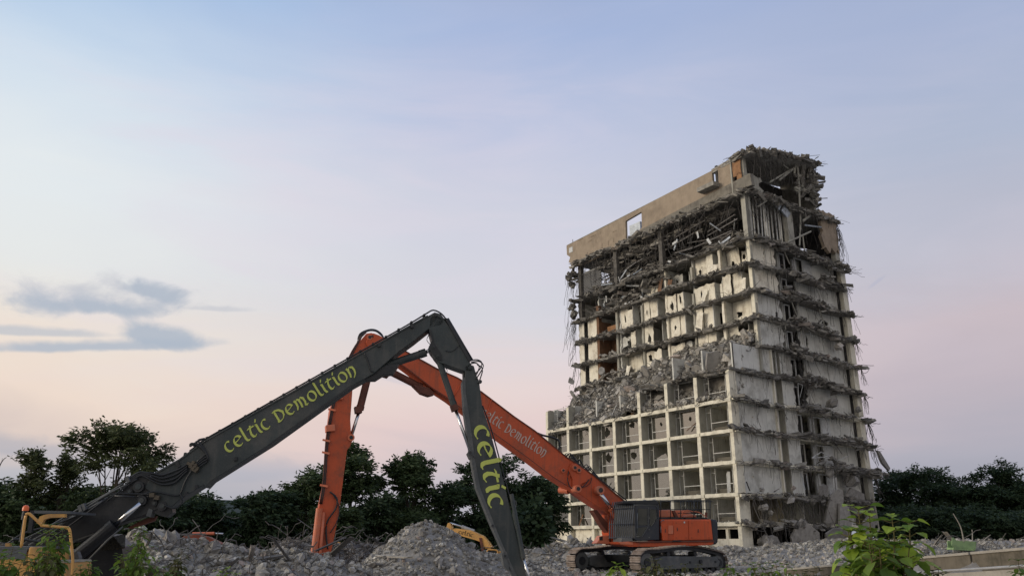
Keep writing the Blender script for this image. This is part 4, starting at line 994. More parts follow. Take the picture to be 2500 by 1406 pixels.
# ================================================================ lettering: broad-nib strokes
def arc(cx, cy, rx, ry, a0, a1, n=14): return [(cx+rx*math.cos(math.radians(a0+(a1-a0)*i/n)), cy+ry*math.sin(math.radians(a0+(a1-a0)*i/n))) for i in range(n+1)]
GL = {
 'c': (.92, [arc(.5, .5, .42, .5, 58, 312)]),
 'e': (.95, [[(.10, .48), (.45, .55), (.86, .72)] , arc(.5, .5, .42, .5, 22, 312, 18)]),
 'l': (.55, [[(.1, 1.55), (.2, 1.5), (.2, .3), (.26, .08), (.42, .0), (.58, .06)]]),
 't': (.8, [[(.02, .92), (.2, 1.0), (.85, 1.0)], [(.5, 1.22), (.42, .98), (.28, .7), (.22, .35), (.3, .08), (.5, 0), (.72, .14)]]),
 'i': (.45, [[(.05, .98), (.2, .95), (.2, .25), (.28, .05), (.42, .03)], [(.2, 1.22), (.4, 1.5)]]),
 'D': (1.15, [[(.2, 1.15), (.2, 0)], [(-.05, 1.1), (.3, 1.18), (.7, 1.05), (.98, .72), (.95, .38), (.7, .08), (.35, -.03), (.02, .02)]]),
 'm': (1.5, [[(.1, .9), (.22, 1.0), (.3, .75), (.26, .3), (.08, 0)], [(.28, .75), (.5, 1.0), (.7, .85), (.72, .4), (.66, 0)], [(.72, .75), (.95, 1.0), (1.18, .8), (1.2, .35), (1.1, .08), (1.28, .0), (1.42, .1)]]),
 'o': (1.0, [arc(.5, .5, .42, .5, 0, 360, 20)]),
 'n': (1.15, [[(.05, .95), (.2, 1.0), (.24, .75), (.22, .3), (.12, 0)], [(.24, .7), (.5, 1.02), (.8, .88), (.86, .5), (.74, .12), (.5, -.12), (.38, -.2)]]),
 ' ': (.5, []),
}
def lettering(name, text, pl, p0, p1, size_px, off, mat, parent, nib=.19, ang=28, size_end=None, rotflip=False):
    """paint text on the plate between image-left p0 and p1 (baseline), on plane pl"""
    A = pl.pt(p0[0], p0[1], off); B = pl.pt(p1[0], p1[1], off)
    ux = (B-A).normalized(); uy = pl.n.cross(ux)
    if uy.dot(Vector((0, 0, 1))) < 0 and not rotflip: uy = -uy
    if rotflip: uy = -uy if uy.dot(pl.d) < 0 else uy
    s0 = (pl.pt(p0[0], p0[1]-size_px, off)-A).length if not rotflip else (pl.pt(p0[0]+size_px, p0[1], off)-A).length
    tot = sum(GL[c][0]+.12 for c in text); sx = (B-A).length/tot
    k = math.radians(ang); nv = (math.cos(k)*nib/2, math.sin(k)*nib/2); m = MB(); x = 0; lay = 0
    for ch in text:
        adv, strokes = GL[ch]
        for stn in strokes:
            P = []
            for i in range(len(stn)-1):
                for q in range(4):
                    t = q/4; P.append((stn[i][0]*(1-t)+stn[i+1][0]*t, stn[i][1]*(1-t)+stn[i+1][1]*t))
            P.append(stn[-1]); lay = (lay+1) % 4; L = []; Rr = []
            for i, p in enumerate(P):
                a = P[max(0, i-2)]; b = P[min(len(P)-1, i+2)]; dx, dy = b[0]-a[0], b[1]-a[1]; d = math.hypot(dx, dy) or 1
                nx, ny = -dy/d, dx/d; w = abs(nv[0]*nx+nv[1]*ny)+.028
                L.append((p[0]+nx*w, p[1]+ny*w)); Rr.append((p[0]-nx*w, p[1]-ny*w))
            for i in range(len(P)-1):
                sc_ = 1.0
                quad = [L[i], Rr[i], Rr[i+1], L[i+1]]; k0 = len(m.v)
                for a, b in quad:
                    w = A + ux*((x+a)*sx) + uy*(b*s0) + pl.n*(.004*(lay+1)); m.v.append(tuple(w))
                m.f.append((k0, k0+1, k0+2, k0+3))
        x += adv+.12
        if m.v: m.build('letter', mat, parent, True)
        m = MB()
def P2(m, pl, poly, o0, o1): m.plate(pl, poly, o0, o1)
def pins(pl, L, parent, off, mat, name='pin'):
    for (px, py, r, l) in L:
        m = MB(); c = pl.pt(px, py, off); m.cyl(c - pl.n*.02, c + pl.n*l, r, 14); o = m.build(name, mat, parent)
        m = MB(); m.cyl(c + pl.n*l, c + pl.n*(l+.03), r*.55, 10); m.build(name, M_black if mat != M_black else M_gunm, parent)
def px_tube(pl, pts, r, parent, mat, name, off=0.0, n=8, smooth=4, kind=None):
    P = [pl.pt(p[0], p[1], off + (p[2] if len(p) > 2 else 0)) for p in pts]
    if smooth and len(P) > 2: P = spline(P, smooth)
    m = MB(); m.tube(P, r, n); return m.build(name, mat, parent, kind=kind, smooth=True)
def spline(P, k=4):
    out = []
    for i in range(len(P)-1):
        p0 = P[max(i-1, 0)]; p1 = P[i]; p2 = P[i+1]; p3 = P[min(i+2, len(P)-1)]
        for q in range(k):
            t = q/k; out.append(.5*((2*p1)+(p2-p0)*t+(2*p0-5*p1+4*p2-p3)*t*t+(3*p1-p0-3*p2+p3)*t*t*t))
    out.append(P[-1]); return out
def box_plate(pl, poly, w, parent, mat, name, bevel=.015, lip=0):
    m = MB(); m.plate(pl, poly, -w, 0); o = m.build(name, mat, parent, bevel=bevel); return o
def cylinder(pl, a, b, c, r1, r2, off, parent, barrel=M_gunm, rod=M_chrome):
    m = MB(); A = pl.pt(*a, off); B = pl.pt(*b, off); C_ = pl.pt(*c, off)
    m.tube([A, A.lerp(B, .9), A.lerp(B, .9001), B], r1, 14); o = m.build('cylinder_barrel', barrel, parent, smooth=False)
    m = MB(); m.tube([A.lerp(B, .88), B], r1*1.1, 14); m.build('cylinder_head', barrel, parent)
    m = MB(); m.tube([B, C_], r2, 12); m.build('cylinder_rod', rod, parent, smooth=True)

# ================================================================ near machine with the grey boom
pg = Plane(100, 20.0, R(8))
base = at(150, 1400, 20.0); base.z = .0
G = thing('high_reach_excavator', 'yellow demolition excavator at the left edge with long dark grey boom folded over the site', 'excavator', base)
main = [(373,1159),(439,1122),(500,1077),(1045,771),(1061,762),(1076,766),(1085,778),(1080,793),(1049,801),(1010,832),(974,858),(912,912),(860,941),(661,1083),(515,1174),(500,1190),(497,1183),(439,1219),(418,1238),(395,1232),(372,1205),(352,1190)]
box_plate(pg, main, .62, G, M_gunm, 'main_boom')
lower = [(300,1195),(330,1164),(355,1158),(385,1172),(398,1200),(395,1235),(379,1245),(339,1262),(267,1285),(182,1318),(120,1335),(50,1330),(85,1300),(151,1268),(251,1216)]
m = MB(); m.plate(pg, lower, -.56, -.03+.0); m.build('lower_boom', M_black, G, bevel=.015)
m = MB(); m.plate(pg, [(365,1190),(395,1232),(418,1236),(420,1250),(405,1262),(388,1258),(370,1248),(355,1225)], -.4, -.05); m.build('knuckle_bracket', M_black, G)
m = MB(); m.plate(pg, [(300,1287),(345,1264),(372,1258),(366,1270),(310,1290)], -.5, -.35); m.build('under_bracket', M_rust, G)
m = MB(); m.plate(pg, [(364,1240),(373,1244),(368,1262),(357,1258)], -.3, .02); m.build('link_plate', M_trackframe, G)
m = MB(); m.plate(pg, [(180,1319),(262,1290),(263,1293),(182,1323)], -.3, .1); m.build('edge_rail', M_gunm, G)
# flanges along the edges of the main boom
def flange(poly, i0, i1, pl, parent, mat, w, h=.03, name='flange', out=.03):
    for a, b in zip(poly[i0:i1], poly[i0+1:i1+1]):
        m = MB(); A = pl.pt(*a, out); B = pl.pt(*b, out); A2 = pl.pt(*a, -w-out); B2 = pl.pt(*b, -w-out); up = (B-A).normalized().cross(pl.n); up = up if up.z > 0 else -up
        m.poly_prism([A+up*h, B+up*h, B2+up*h, A2+up*h], [A-up*.01, B-up*.01, B2-up*.01, A2-up*.01]); m.build(name, mat, parent)
flange(main, 0, 3, pg, G, M_gunm, .62); flange([(661,1083),(860,941)], 0, 1, pg, G, M_black, .62)
upper_link = [(1040,806),(1049,801),(1048,775),(1061,764),(1085,776),(1096,795),(1144,877),(1158,906),(1135,906),(1116,901),(1090,890),(1075,882),(1064,872),(1057,862),(1047,847),(1054,832)]
box_plate(pg, [(1047,803),(1050,775),(1062,766),(1083,778),(1096,795),(1144,877),(1158,906),(1135,906),(1112,898),(1090,890),(1072,885),(1060,870),(1048,850),(1056,836),(1055,820)], .5, G, M_gunm, 'link_boom')
m = MB(); m.plate(pg, [(1085,776),(1092,778),(1150,878),(1144,882)], -.56, .04); m.build('flange', M_black, G)
m = MB(); m.plate(pg, [(1047,806),(1052,806),(1060,838),(1076,862),(1080,880),(1068,878),(1052,858),(1046,848),(1054,832)], -.52, .03); m.build('edge_plate', M_black, G)
stick_ = [(1135,894),(1146,888),(1157,893),(1163,915),(1170,930),(1177,991),(1196,1048),(1225,1157),(1244,1233),(1267,1332),(1284,1400),(1300,1470),(1262,1470),(1254,1406),(1230,1350),(1203,1283),(1166,1190),(1152,1114),(1144,1062),(1136,1005),(1128,930),(1136,918)]
box_plate(pg, stick_, .46, G, M_gunm, 'arm')
m = MB(); m.plate(pg, [(1128,930),(1136,918),(1137,960),(1144,1005),(1152,1062),(1158,1114),(1172,1190),(1208,1283),(1236,1350),(1262,1406),(1254,1406),(1230,1350),(1200,1283),(1163,1190),(1149,1114),(1141,1062),(1133,1005)], -.47, .02); m.build('edge_plate', M_fin if False else M_trackframe, G)
m = MB(); m.plate(pg, [(1131,900),(1136,900),(1138,935),(1132,935)], -.4, -.1); m.build('edge_plate', M_black, G)
pins(pg, [(1061,770,.055,.05),(1147,899,.05,.05),(1057,848,.045,.05),(1069,871,.045,.05)], G, 0, M_gunm)
pins(pg, [(340,1188,.13,.08),(318,1200,.07,.05),(348,1222,.12,.1),(397,1235,.11,.06),(378,1228,.07,.05)], G, 0, M_black)
pins(pg, [(1148,1105,.07,.06),(1155,1114,.05,.04),(1202,1282,.05,.05),(1232,1356,.06,.05),(1172,932,.05,.06)], G, 0, M_trackframe)
m = MB(); m.plate(pg, [(1141,1105),(1148,1096),(1156,1106),(1156,1122),(1147,1118)], -.4, .03); m.build('lug', M_trackframe, G)
m = MB(); m.plate(pg, [(1224,1350),(1236,1345),(1246,1372),(1240,1392),(1230,1380)], -.4, .02); m.build('lug', M_trackframe, G)
m = MB(); m.plate(pg, [(439,1122),(443,1102),(448,1101),(455,1108),(470,1109)], -.35, -.25); m.build('lug', M_gunm, G)
for (x, y) in ((1005, 797), (925, 843), (575, 1120), (480, 1188), (455, 1205)):
    m = MB(); m.plate(pg, [(x-3, y+5), (x-2, y-4), (x+4, y-5), (x+5, y+3)], 0, .07); m.build('lug', M_black, G)
m = MB(); m.plate(pg, [(428, 1130), (436, 1126), (442, 1138), (434, 1142)], .0, .05); m.build('plate_lug', M_black, G)
# hydraulic cylinders
cylinder(pg, (905, 905), (1040, 860), (1050, 853), .105, .05, -.25, G, M_gunm)
m = MB(); m.plate(pg, [(870,925),(912,898),(945,890),(975,885),(960,910),(935,912),(915,925)], -.42, -.08); m.build('cylinder_bracket', M_black, G)
cylinder(pg, (1073, 884), (1110, 994), (1150, 1106), .085, .045, -.12, G, M_gunm)
m = MB(); m.plate(pg, [(1099,990),(1116,985),(1120,998),(1104,1004)], -.22, -.0); m.build('cylinder_collar', M_rust, G)
cylinder(pg, (1248, 1205), (1278, 1362), (1300, 1440), .055, .035, .06, G, M_gunm)
cylinder(pg, (160, 1378), (280, 1281), (343, 1228), .155, .06, .16, G, M_black)
cylinder(pg, (160, 1378), (280, 1281), (343, 1228), .155, .06, -.75, G, M_black)
px_tube(pg, [(195, 1388), (262, 1318), (300, 1285)], .02, G, M_trackframe, 'pipe', .34, 6, 0)
# pipes along the top of the main boom with clamps
for k_, (dy, of) in enumerate(((-6, -.1), (-6, -.25), (-6, -.42))):
    px_tube(pg, [(463, 1100+dy*0+k_*1.5), (478, 1091+dy*.3), (500, 1077+dy*.8), (560, 1044+dy), (700, 965+dy), (860, 875+dy), (990, 802+dy), (1040, 772+dy), (1058, 762+dy*.8), (1078, 768+dy*.3), (1092, 784), (1100, 800)], .022, G, M_black, 'hose', of, 6, 3)
for i in range(19):
    t = i/18; x = 478+t*(1035-478); y = 1091+t*(776-1091); 
    m = MB(); c = pg.pt(x, y-3, -.28); m.box(c, (.06, .42, .05), Euler((0, -R(29), pg.d.y)).to_matrix()); m.build('pipe_clamp', M_black, G)
# valve block and looping hoses on the boom side
for i in range(4):
    o = i*5.0
    px_tube(pg, [(300+o, 1195-o*1.8), (325+o, 1172-o*1.3), (345+o, 1160-o*.4), (370+o*.4, 1172-o*1.1), (395, 1182-o*1.5), (425, 1178-o*1.9), (445, 1160-o*1.3), (458, 1148-o*1.1)], .026, G, M_black, 'hose', .06, 6, 4)
    px_tube(pg, [(472+o*.6, 1140-o*1.4+8), (492+o*.7, 1135-o*1.8), (508-o*.2, 1122-o*1.0), (500-o*1.2, 1098-o*.8), (488-o*1.4, 1082), (484-o*1.3, 1074+o), (500-o, 1070+o*.3)], .024, G, M_black, 'hose', .06, 6, 4)
for i in range(3):
    m = MB(); c = pg.pt(465+i*5, 1133+i*7, .08); m.box(c, (.16, .12, .07), Euler((0, R(28), 0)).to_matrix()); m.box(c+Vector((.08, -.03, .03)), (.07, .08, .1), Euler((0, R(20), 0)).to_matrix()); m.build('hydraulic_valve', material('brass_valve', (.075, .062, .045), .5) if i == 0 else MATS['brass_valve'], G)
for i in range(2):
    m = MB(); c = pg.pt(372+i*12, 1208+i*6, .1); m.box(c, (.12, .1, .1), Euler((0, R(10*i), 0)).to_matrix()); m.build('hydraulic_valve', MATS['brass_valve'], G)
for i, L in enumerate([[(262,1222),(300,1192),(335,1168)],[(240,1222),(275,1204),(320,1205),(372,1206)],[(335,1212),(375,1200),(420,1208),(440,1205),(452,1175),(470,1145)],[(400,1232),(425,1240),(445,1225),(440,1205)],[(360,1215),(362,1205),(378,1212),(376,1222)]]):
    px_tube(pg, L, .022, G, M_black, 'hose', .07, 6, 4)
for i, L in enumerate([[(60,1315),(110,1290),(195,1240),(255,1208),(300,1180)],[(80,1318),(150,1278),(250,1213),(310,1182)],[(70,1330),(130,1298),(165,1270),(250,1222)],[(20,1325),(60,1300),(120,1283),(180,1262),(215,1240)],[(100,1330),(170,1283),(262,1215)],[(280,1210),(330,1212)]]):
    px_tube(pg, L, .023, G, M_trackframe if i < 3 else M_black, 'hose', .05+.03*i, 6, 4)
for (x, y) in ((313, 1170), (197, 1241), (206, 1237)): m = MB(); m.box(pg.pt(x, y, .1), (.07, .1, .16), Euler((0, R(-28), 0)).to_matrix()); m.build('hose_clamp', M_trackframe, G)
# hoses at the link joints
for i, L in enumerate([[(1148,880),(1165,878),(1176,885),(1172,900),(1160,912)],[(1150,884),(1170,882),(1180,893),(1172,910),(1162,925)],[(1148,888),(1162,886),(1170,896),(1163,915)],[(1165,890),(1178,900),(1172,925),(1166,935)],[(1085,895),(1092,905),(1085,915)],[(1048,815),(1042,830),(1052,842)],[(1088,856),(1100,858),(1112,852),(1122,842)]]):
    px_tube(pg, L, .018 if i < 4 else .01, G, M_black, 'hose', .02, 6, 4)
px_tube(pg, [(1092,778),(1152,880)], .05, G, M_black, 'pipe_guard', -.1, 6, 0)
px_tube(pg, [(1178,990),(1200,1050),(1230,1160),(1250,1235),(1262,1290)], .02, G, M_black, 'hose', -.1, 6, 3)
px_tube(pg, [(1249,1225),(1258,1222),(1260,1234),(1252,1250),(1262,1300)], .015, G, M_trackframe, 'hose', .02, 6, 4)
px_tube(pg, [(890,862),(898,880),(905,903),(912,908)], .02, G, M_black, 'hose', .03, 6, 4)
lettering('lettering', 'celtic Demolition', pg, (556, 1106), (879, 908), 25, .012, M_txt_y, G)
lettering('lettering', 'celtic', pg, (1157, 1042), (1198, 1250), 31, .012, M_txt_y, G, nib=.24, rotflip=True)
# yellow body, rails, roof beam, beacon
py_ = Plane(60, 16.5, R(8))
m = MB(); m.plate(py_, [(-160,1342),(66,1340),(66,1470),(-160,1470)], -2.2, 0); m.build('engine_cover', M_yellow, G, bevel=.04)
m = MB(); m.plate(py_, [(-160,1334),(70,1333),(72,1340),(-160,1342)], -2.2, .02); m.build('cover_lid', M_trackframe, G)
m = MB(); m.plate(py_, [(-20,1342),(68,1340),(62,1364),(-20,1364)], 0, .02); m.build('grey_band', M_trackframe, G)
m = MB(); m.plate(py_, [(72,1334),(81,1334),(86,1368),(76,1382),(64,1382)], -.5, .03); m.build('corner_panel', M_yellow, G, bevel=.03)
m = MB(); m.plate(py_, [(62,1383),(90,1383),(90,1372),(162,1372),(164,1470),(60,1470)], -1.4, 0.0); m.build('side_tank', M_yellow, G, bevel=.04)
m = MB(); m.plate(py_, [(88,1369),(160,1368),(163,1373),(90,1374)], -1.4, .03); m.build('tank_lid', material('worn_tank_top', (.3, .27, .2), .8), G)
m = MB(); m.plate(py_, [(144,1385),(152,1384),(152,1396),(144,1397)], 0, .02); m.build('grey_plate', M_trackframe, G)
m = MB(); m.plate(py_, [(7,1325),(18,1325),(18,1336),(7,1336)], -.2, -.1); m.build('small_cap', M_yellow, G)
px_tube(py_, [(52,1336),(58,1290),(63,1258),(66,1254),(70,1253.5),(75,1256),(100,1279),(106,1282.5),(160,1287),(167,1289),(171,1297),(175,1335),(178,1370),(176,1410)], .028, G, M_yellow, 'handrail', 0, 8, 3)
m = MB(); m.plate(Plane(60, 17.6, R(8)), [(89,1276),(97,1260),(107,1256),(120,1254),(158,1254),(158,1262),(122,1263),(107,1268),(100,1281)], -.12, .0); m.build('curved_guard', M_yellow, G)
pc = Plane(60, 18.2, R(8))
m = MB(); m.plate(pc, [(74,1245),(172,1247),(172,1253),(76,1252)], -1.6, 0); m.build('cab_roof_beam', M_trackframe, G)
m = MB(); m.plate(pc, [(74,1245),(84,1245),(76,1300),(66,1300)], -.1, 0); m.build('cab_post', M_black, G)
m = MB(); m.plate(pc, [(150,1316),(215,1300),(213,1340),(178,1346),(150,1346)], -2.6, -2.5); m.build('cab_window', M_glassd, G)
m = MB(); m.plate(pc, [(86,1300),(172,1300),(200,1335),(205,1370),(205,1470),(90,1470)], -3.6, -2.7); m.build('body_frame', M_black, G)
m = MB(); m.plate(pc, [(163,1348),(175,1346),(180,1360),(178,1406),(163,1406)], -.5, -.3); m.build('body_bracket', M_trackframe, G)
m = MB(); c = py_.pt(62, 1245, -.1); m.tube([c+Vector((0, 0, z)) for z in (-.02, .0, .05, .08, .10)], .062, 14, .02); m2 = MB()
for i, (z, rr) in enumerate(((-.01, .06), (.05, .06), (.085, .045), (.10, .015))):
    for q in range(14): m2.v.append((c.x+rr*math.cos(q*math.pi/7), c.y+rr*math.sin(q*math.pi/7), c.z+z))
for i in range(3):
    for q in range(14): m2.f.append((i*14+q, i*14+(q+1) % 14, (i+1)*14+(q+1) % 14, (i+1)*14+q))
m2.f.append(tuple(42+q for q in range(14))); m2.build('beacon', M_beacon, G, smooth=True)
m = MB(); m.tube([c+Vector((0, 0, -.18)), c+Vector((0, 0, -.01))], .05, 12); m.tube([c+Vector((0, 0, -.6)), c+Vector((0, 0, -.1))], .015, 6); m.build('beacon_stand', M_black, G)
px_tube(pc, [(30,1316),(60,1316),(100,1322),(150,1320)], .03, G, M_black, 'hose', .1, 6, 4)

# ================================================================ orange high-reach excavator
po = Plane(1500, 47.0, R(18))
O = thing('orange_excavator', 'large orange tracked excavator with blue-black caged cab and long folded boom before the tower', 'excavator', (8.3, 46.5, 0))
ob = [(893,836),(900,818),(912,813),(926,818),(974,849),(1068,901),(1116,922),(1173,955),(1255,1017),(1306,1052),(1382,1115),(1445,1157),(1530,1228),(1532,1272),(1506,1266),(1430,1216),(1388,1188),(1347,1162),(1287,1116),(1204,1056),(1097,974),(1054,946),(997,902),(945,864),(900,850)]
box_plate(po, ob, 1.15, O, M_orange, 'boom', .03)
flange([(974,849),(1068,901),(1116,922),(1173,955),(1255,1017),(1306,1052),(1382,1115),(1445,1157),(1530,1228)], 0, 8, po, O, M_rust, 1.15, .05, 'flange', .05)
flange([(945,864),(997,902),(1054,946),(1097,974),(1204,1056),(1287,1116),(1347,1162),(1388,1188)], 0, 7, po, O, M_rust, 1.15, .03, 'flange', .04)
for (x0, y0_, x1, y1_) in ((1130,930,1104,975), (1398,1128,1385,1188), (1200,975,1180,1038)):
    px_tube(po, [(x0, y0_), (x1, y1_)], .04, O, M_orange, 'stiffener', .03, 5, 0)
# pivot housing on the boom
m = MB(); m.plate(po, [(1386,1148),(1393,1131),(1406,1132),(1430,1150),(1442,1165),(1432,1176),(1420,1180),(1404,1196),(1396,1190),(1396,1170)], 0, .12); m.build('pivot_plate', M_orange, O, bevel=.03)
pins(po, [(1400,1142,.16,.25),(1410,1148,.15,.22),(1402,1194,.2,.6),(1458,1197,.24,.5),(1374,1148,.12,.1)], O, .02, M_orange2)
m = MB(); m.cyl(po.pt(1388, 1198, -.9), po.pt(1366, 1196, -1.4), .18, 12); m.build('pin', M_orange2, O)
# arm
arm = [(884,826),(895,813),(908,811),(920,818),(921,842),(905,870),(862,941),(856,1024),(858,1060),(862,1072),(855,1090),(848,1098),(836,1190),(827,1261),(812,1332),(800,1395),(785,1401),(770,1400),(770,1356),(779,1237),(794,1166),(798,1071),(806,1000),(820,955),(850,880),(872,840)]
m = MB(); m.plate(po, arm, -.95, -.10); m.build('arm', M_orange, O, bevel=.03)
for (x, y, w, h) in ((826, 972, 20, 9), (806, 1046, 22, 16)):
    m = MB(); m.plate(po, [(x-w/2, y-h/2), (x+w/2, y-h/2-2), (x+w/2+1, y+h/2-2), (x-w/2+1, y+h/2)], -.5, .12); m.build('hose_guard', M_orange2, O, bevel=.02)
for k_ in range(4):
    px_tube(po, [(888+k_*2, 815-k_), (878-k_, 832), (856-k_*2, 875), (826-k_*2, 955), (812-k_*2, 1010), (801-k_*2, 1080), (795-k_*2, 1170), (786-k_*2, 1230)], .028, O, M_rust if k_ % 2 else M_black, 'hose', .0, 6, 3)
for y in (905, 1000, 1075, 1105, 1185, 1250, 1290): 
    x = float(np.interp(y, [905, 960, 1075, 1170, 1300], [842, 819, 798, 794, 776])); m = MB(); m.box(po.pt(x-1, y, .0), (.4, .1, .1), Euler((0, .2, 0)).to_matrix()); m.build('pipe_clamp', M_orange2, O)
for k_ in range(4): px_tube(po, [(878-k_*2,838), (884-k_*2,818-k_), (900,808-k_*1.2), (918,809-k_*1.2), (932,820-k_*1.5), (938,828)], .03, O, M_black, 'hose', -.2-.2*k_, 6, 4)
cylinder(po, (897, 925), (878, 1000), (857, 1066), .2, .09, -.5, O, M_rust)
m = MB(); m.plate(po, [(868,990),(886,990),(886,1005),(870,1006)], -.75, -.25); m.build('cylinder_head', M_rust, O)
cylinder(po, (780, 1240), (767, 1350), (757, 1404), .17, .07, .08, O, M_orange2)
px_tube(po, [(790,1250),(782,1340),(778,1395)], .09, O, M_orange2, 'side_bar', .1, 8, 0)
px_tube(po, [(805,1200),(822,1215),(820,1240),(800,1270),(796,1300),(800,1340)], .045, O, M_black, 'hose', .03, 6, 4)
px_tube(po, [(812,1205),(828,1235),(824,1270),(806,1300)], .03, O, M_black, 'hose', .03, 6, 4)
pins(po, [(902,824,.16,.12),(857,1068,.18,.1),(786,1388,.14,.12),(908,822,.1,.1)], O, -.1, M_orange2)
m = MB(); m.plate(po, [(765,1345),(785,1345),(792,1396),(770,1398)], -.8, .05); m.build('quick_hitch', M_rust, O)
cylinder(po, (945, 903), (1030, 946), (1050, 960), .2, .1, -.4, O, M_rust, M_rust)
m = MB(); m.plate(po, [(925,893),(945,895),(960,905),(950,918),(930,912)], -.8, -.2); m.build('cylinder_bracket', M_rust, O)
m = MB(); m.plate(po, [(1010,938),(1050,945),(1062,962),(1050,965),(1030,958)], -.7, -.1); m.build('cylinder_bracket', M_rust, O)
lettering('lettering', 'celtic Demolition', po, (1172, 1013), (1330, 1118), 18, .012, M_txt_w, O, nib=.2)
# big hose arch over the boom and cables
for k_ in range(3): px_tube(po, [(1303,1053),(1325,1062),(1350,1068),(1364,1076),(1366,1092),(1358,1104)], .06, O, M_black, 'hose', -.2-.25*k_, 6, 5)
rr = random.Random(4)
for i in range(12):
    x = rr.uniform(1372, 1440); y = float(np.interp(x, [1382, 1445, 1530], [1115, 1157, 1228]))
    px_tube(po, [(x, y-2), (x+8, y-8+rr.uniform(-3, 3)), (x+18, y+6+rr.uniform(-4, 3)), (x+30, y+18)], .028, O, M_black, 'hose', -rr.uniform(0, .9), 5, 3)
px_tube(po, [(1445,1154),(1530,1221)], .035, O, M_black, 'pipe', .05, 6, 0)
px_tube(po, [(1388,1150),(1386,1172),(1396,1192),(1420,1190),(1438,1170)], .03, O, M_black, 'hose', .16, 6, 4)
px_tube(po, [(1405,1180),(1425,1188),(1440,1180),(1445,1165)], .02, O, M_black, 'hose', .1, 6, 4)
cylinder(po, (1510, 1268), (1492, 1240), (1463, 1200), .2, .11, .35, O, M_orange)
m = MB(); m.plate(po, [(1453,1245),(1462,1243),(1500,1290),(1512,1308),(1500,1312),(1478,1285)], -.9, -.3); m.build('boom_strut', M_rust, O)
m = MB(); m.plate(po, [(1490,1225),(1535,1225),(1540,1330),(1500,1330),(1490,1300)], -1.2, -.25); m.build('boom_foot', M_orange, O)
# upper works
pu = Plane(1600, 45.2, R(7))
def PB(poly, o0, o1, name, mat, bevel=.03, parent=O, pl=None): m = MB(); m.plate(pl or pu, poly, o0, o1); return m.build(name, mat, parent, bevel=bevel)
PB([(1508,1322),(1740,1320),(1742,1326),(1735,1330),(1600,1334),(1535,1334),(1512,1328)], -3.2, .05, 'deck', M_orange, .02)
PB([(1535,1320.5),(1742,1318),(1742,1322),(1560,1324)], .0, .12, 'walkway', M_rust, .01)
PB([(1612,1267),(1736,1267),(1741,1318),(1618,1320)], -3.0, 0, 'engine_housing', M_orange, .06)
for (x0, x1, y0_, y1_) in ((1618, 1630, 1282, 1318), (1631, 1643, 1282, 1303)):
    PB([(x0, y0_), (x1, y0_), (x1, y1_), (x0, y1_)], 0, .05, 'access_door', M_orange if x0 < 1630 else M_orange2, .01)
PB([(1644,1271),(1679,1270),(1680,1317),(1644,1318)], 0, .04, 'access_door', M_orange, .01); PB([(1681,1270),(1735,1270),(1740,1316),(1682,1317)], 0, .04, 'access_door', M_orange, .01)
for (x, y) in ((1653, 1291), (1624, 1295), (1704, 1295)): PB([(x-1, y-4), (x+.5, y-4), (x+.5, y+4), (x-1, y+4)], .05, .07, 'door_handle', M_black, 0)
PB([(1668,1273),(1671,1272),(1672,1276),(1669,1277)], .05, .09, 'lamp', M_white, .01)
PB([(1737,1266),(1750,1268),(1755,1275),(1755,1322),(1750,1329),(1741,1328)], -3.3, -.1, 'counterweight', M_navy, .08)
PB([(1610,1262),(1640,1261),(1672,1262),(1672,1267),(1612,1267)], -2.6, -.2, 'hood_base', M_black, .01); PB([(1677,1262),(1728,1262),(1735,1267),(1677,1267)], -2.6, -.2, 'hood_base', M_black, .01)
PB([(1611,1246),(1617,1243),(1646,1243),(1652,1262),(1611,1262)], -2.0, -.4, 'hood', M_orange2, .06)
PB([(1656,1262),(1650,1246),(1658,1243),(1700,1243),(1712,1258),(1712,1262)], -2.2, -1.2, 'exhaust_hood', M_orange2, .06)
PB([(1678,1262),(1679,1257),(1698,1254),(1708,1257),(1709,1262)], -1.0, -.5, 'tank', M_orange2, .06)
PB([(1646,1245),(1652,1244),(1662,1262),(1653,1262)], -.8, -.35, 'louvre', M_rust, .01)
# rails round the deck
for xs_ in (1613, 1637, 1662, 1694, 1714, 1734):
    px_tube(pu, [(xs_, 1266), (xs_, 1221)], .025, O, M_black, 'rail_post', -.08, 5, 0)
for yy in (1221, 1243): px_tube(pu, [(1600, yy), (1735, yy)], .022, O, M_black, 'rail', -.08, 5, 0)
for xs_ in range(1668, 1736, 7): px_tube(pu, [(xs_, 1266), (xs_, 1221)], .022, O, M_black, 'rail_post', -3.0, 5, 0)
px_tube(pu, [(1612, 1224), (1740, 1224)], .025, O, M_black, 'rail', -3.0, 5, 0)
px_tube(pu, [(1660,1262),(1672,1246),(1690,1248),(1706,1250),(1725,1262)], .03, O, M_orange2, 'rail', -.3, 5, 3)
px_tube(pu, [(1655,1252),(1700,1252)], .02, O, M_black, 'rail', -.3, 5, 0)
# cab with bar guard
M_guard = material('guard_bar_steel', (.1, .12, .15), .4, .2, 3, bump=0, spec=.5)
PB([(1550,1230),(1554,1226),(1604,1226),(1610,1234),(1610,1318),(1550,1320)], -1.7, .0, 'cab', M_navy, .05)
PB([(1557,1240),(1580,1241),(1580,1281),(1558,1281)], 0, .02, 'cab_window', M_glassd, 0); PB([(1586,1242),(1602,1243),(1603,1268),(1589,1283),(1586,1281)], 0, .02, 'cab_window', M_glassd, 0)
PB([(1553,1287),(1580,1286),(1568,1305),(1560,1311),(1556,1311)], 0, .02, 'cab_window', M_glassd, 0)
px_tube(pu, [(1583, 1238), (1583, 1285), (1567, 1310), (1553, 1309)], .025, O, M_trackframe, 'door_seal', .02, 5, 0)
px_tube(pu, [(1548,1236),(1550,1232),(1600,1232),(1604,1236),(1606,1262),(1590,1284)], .025, O, M_trackframe, 'door_seal', .02, 5, 0)
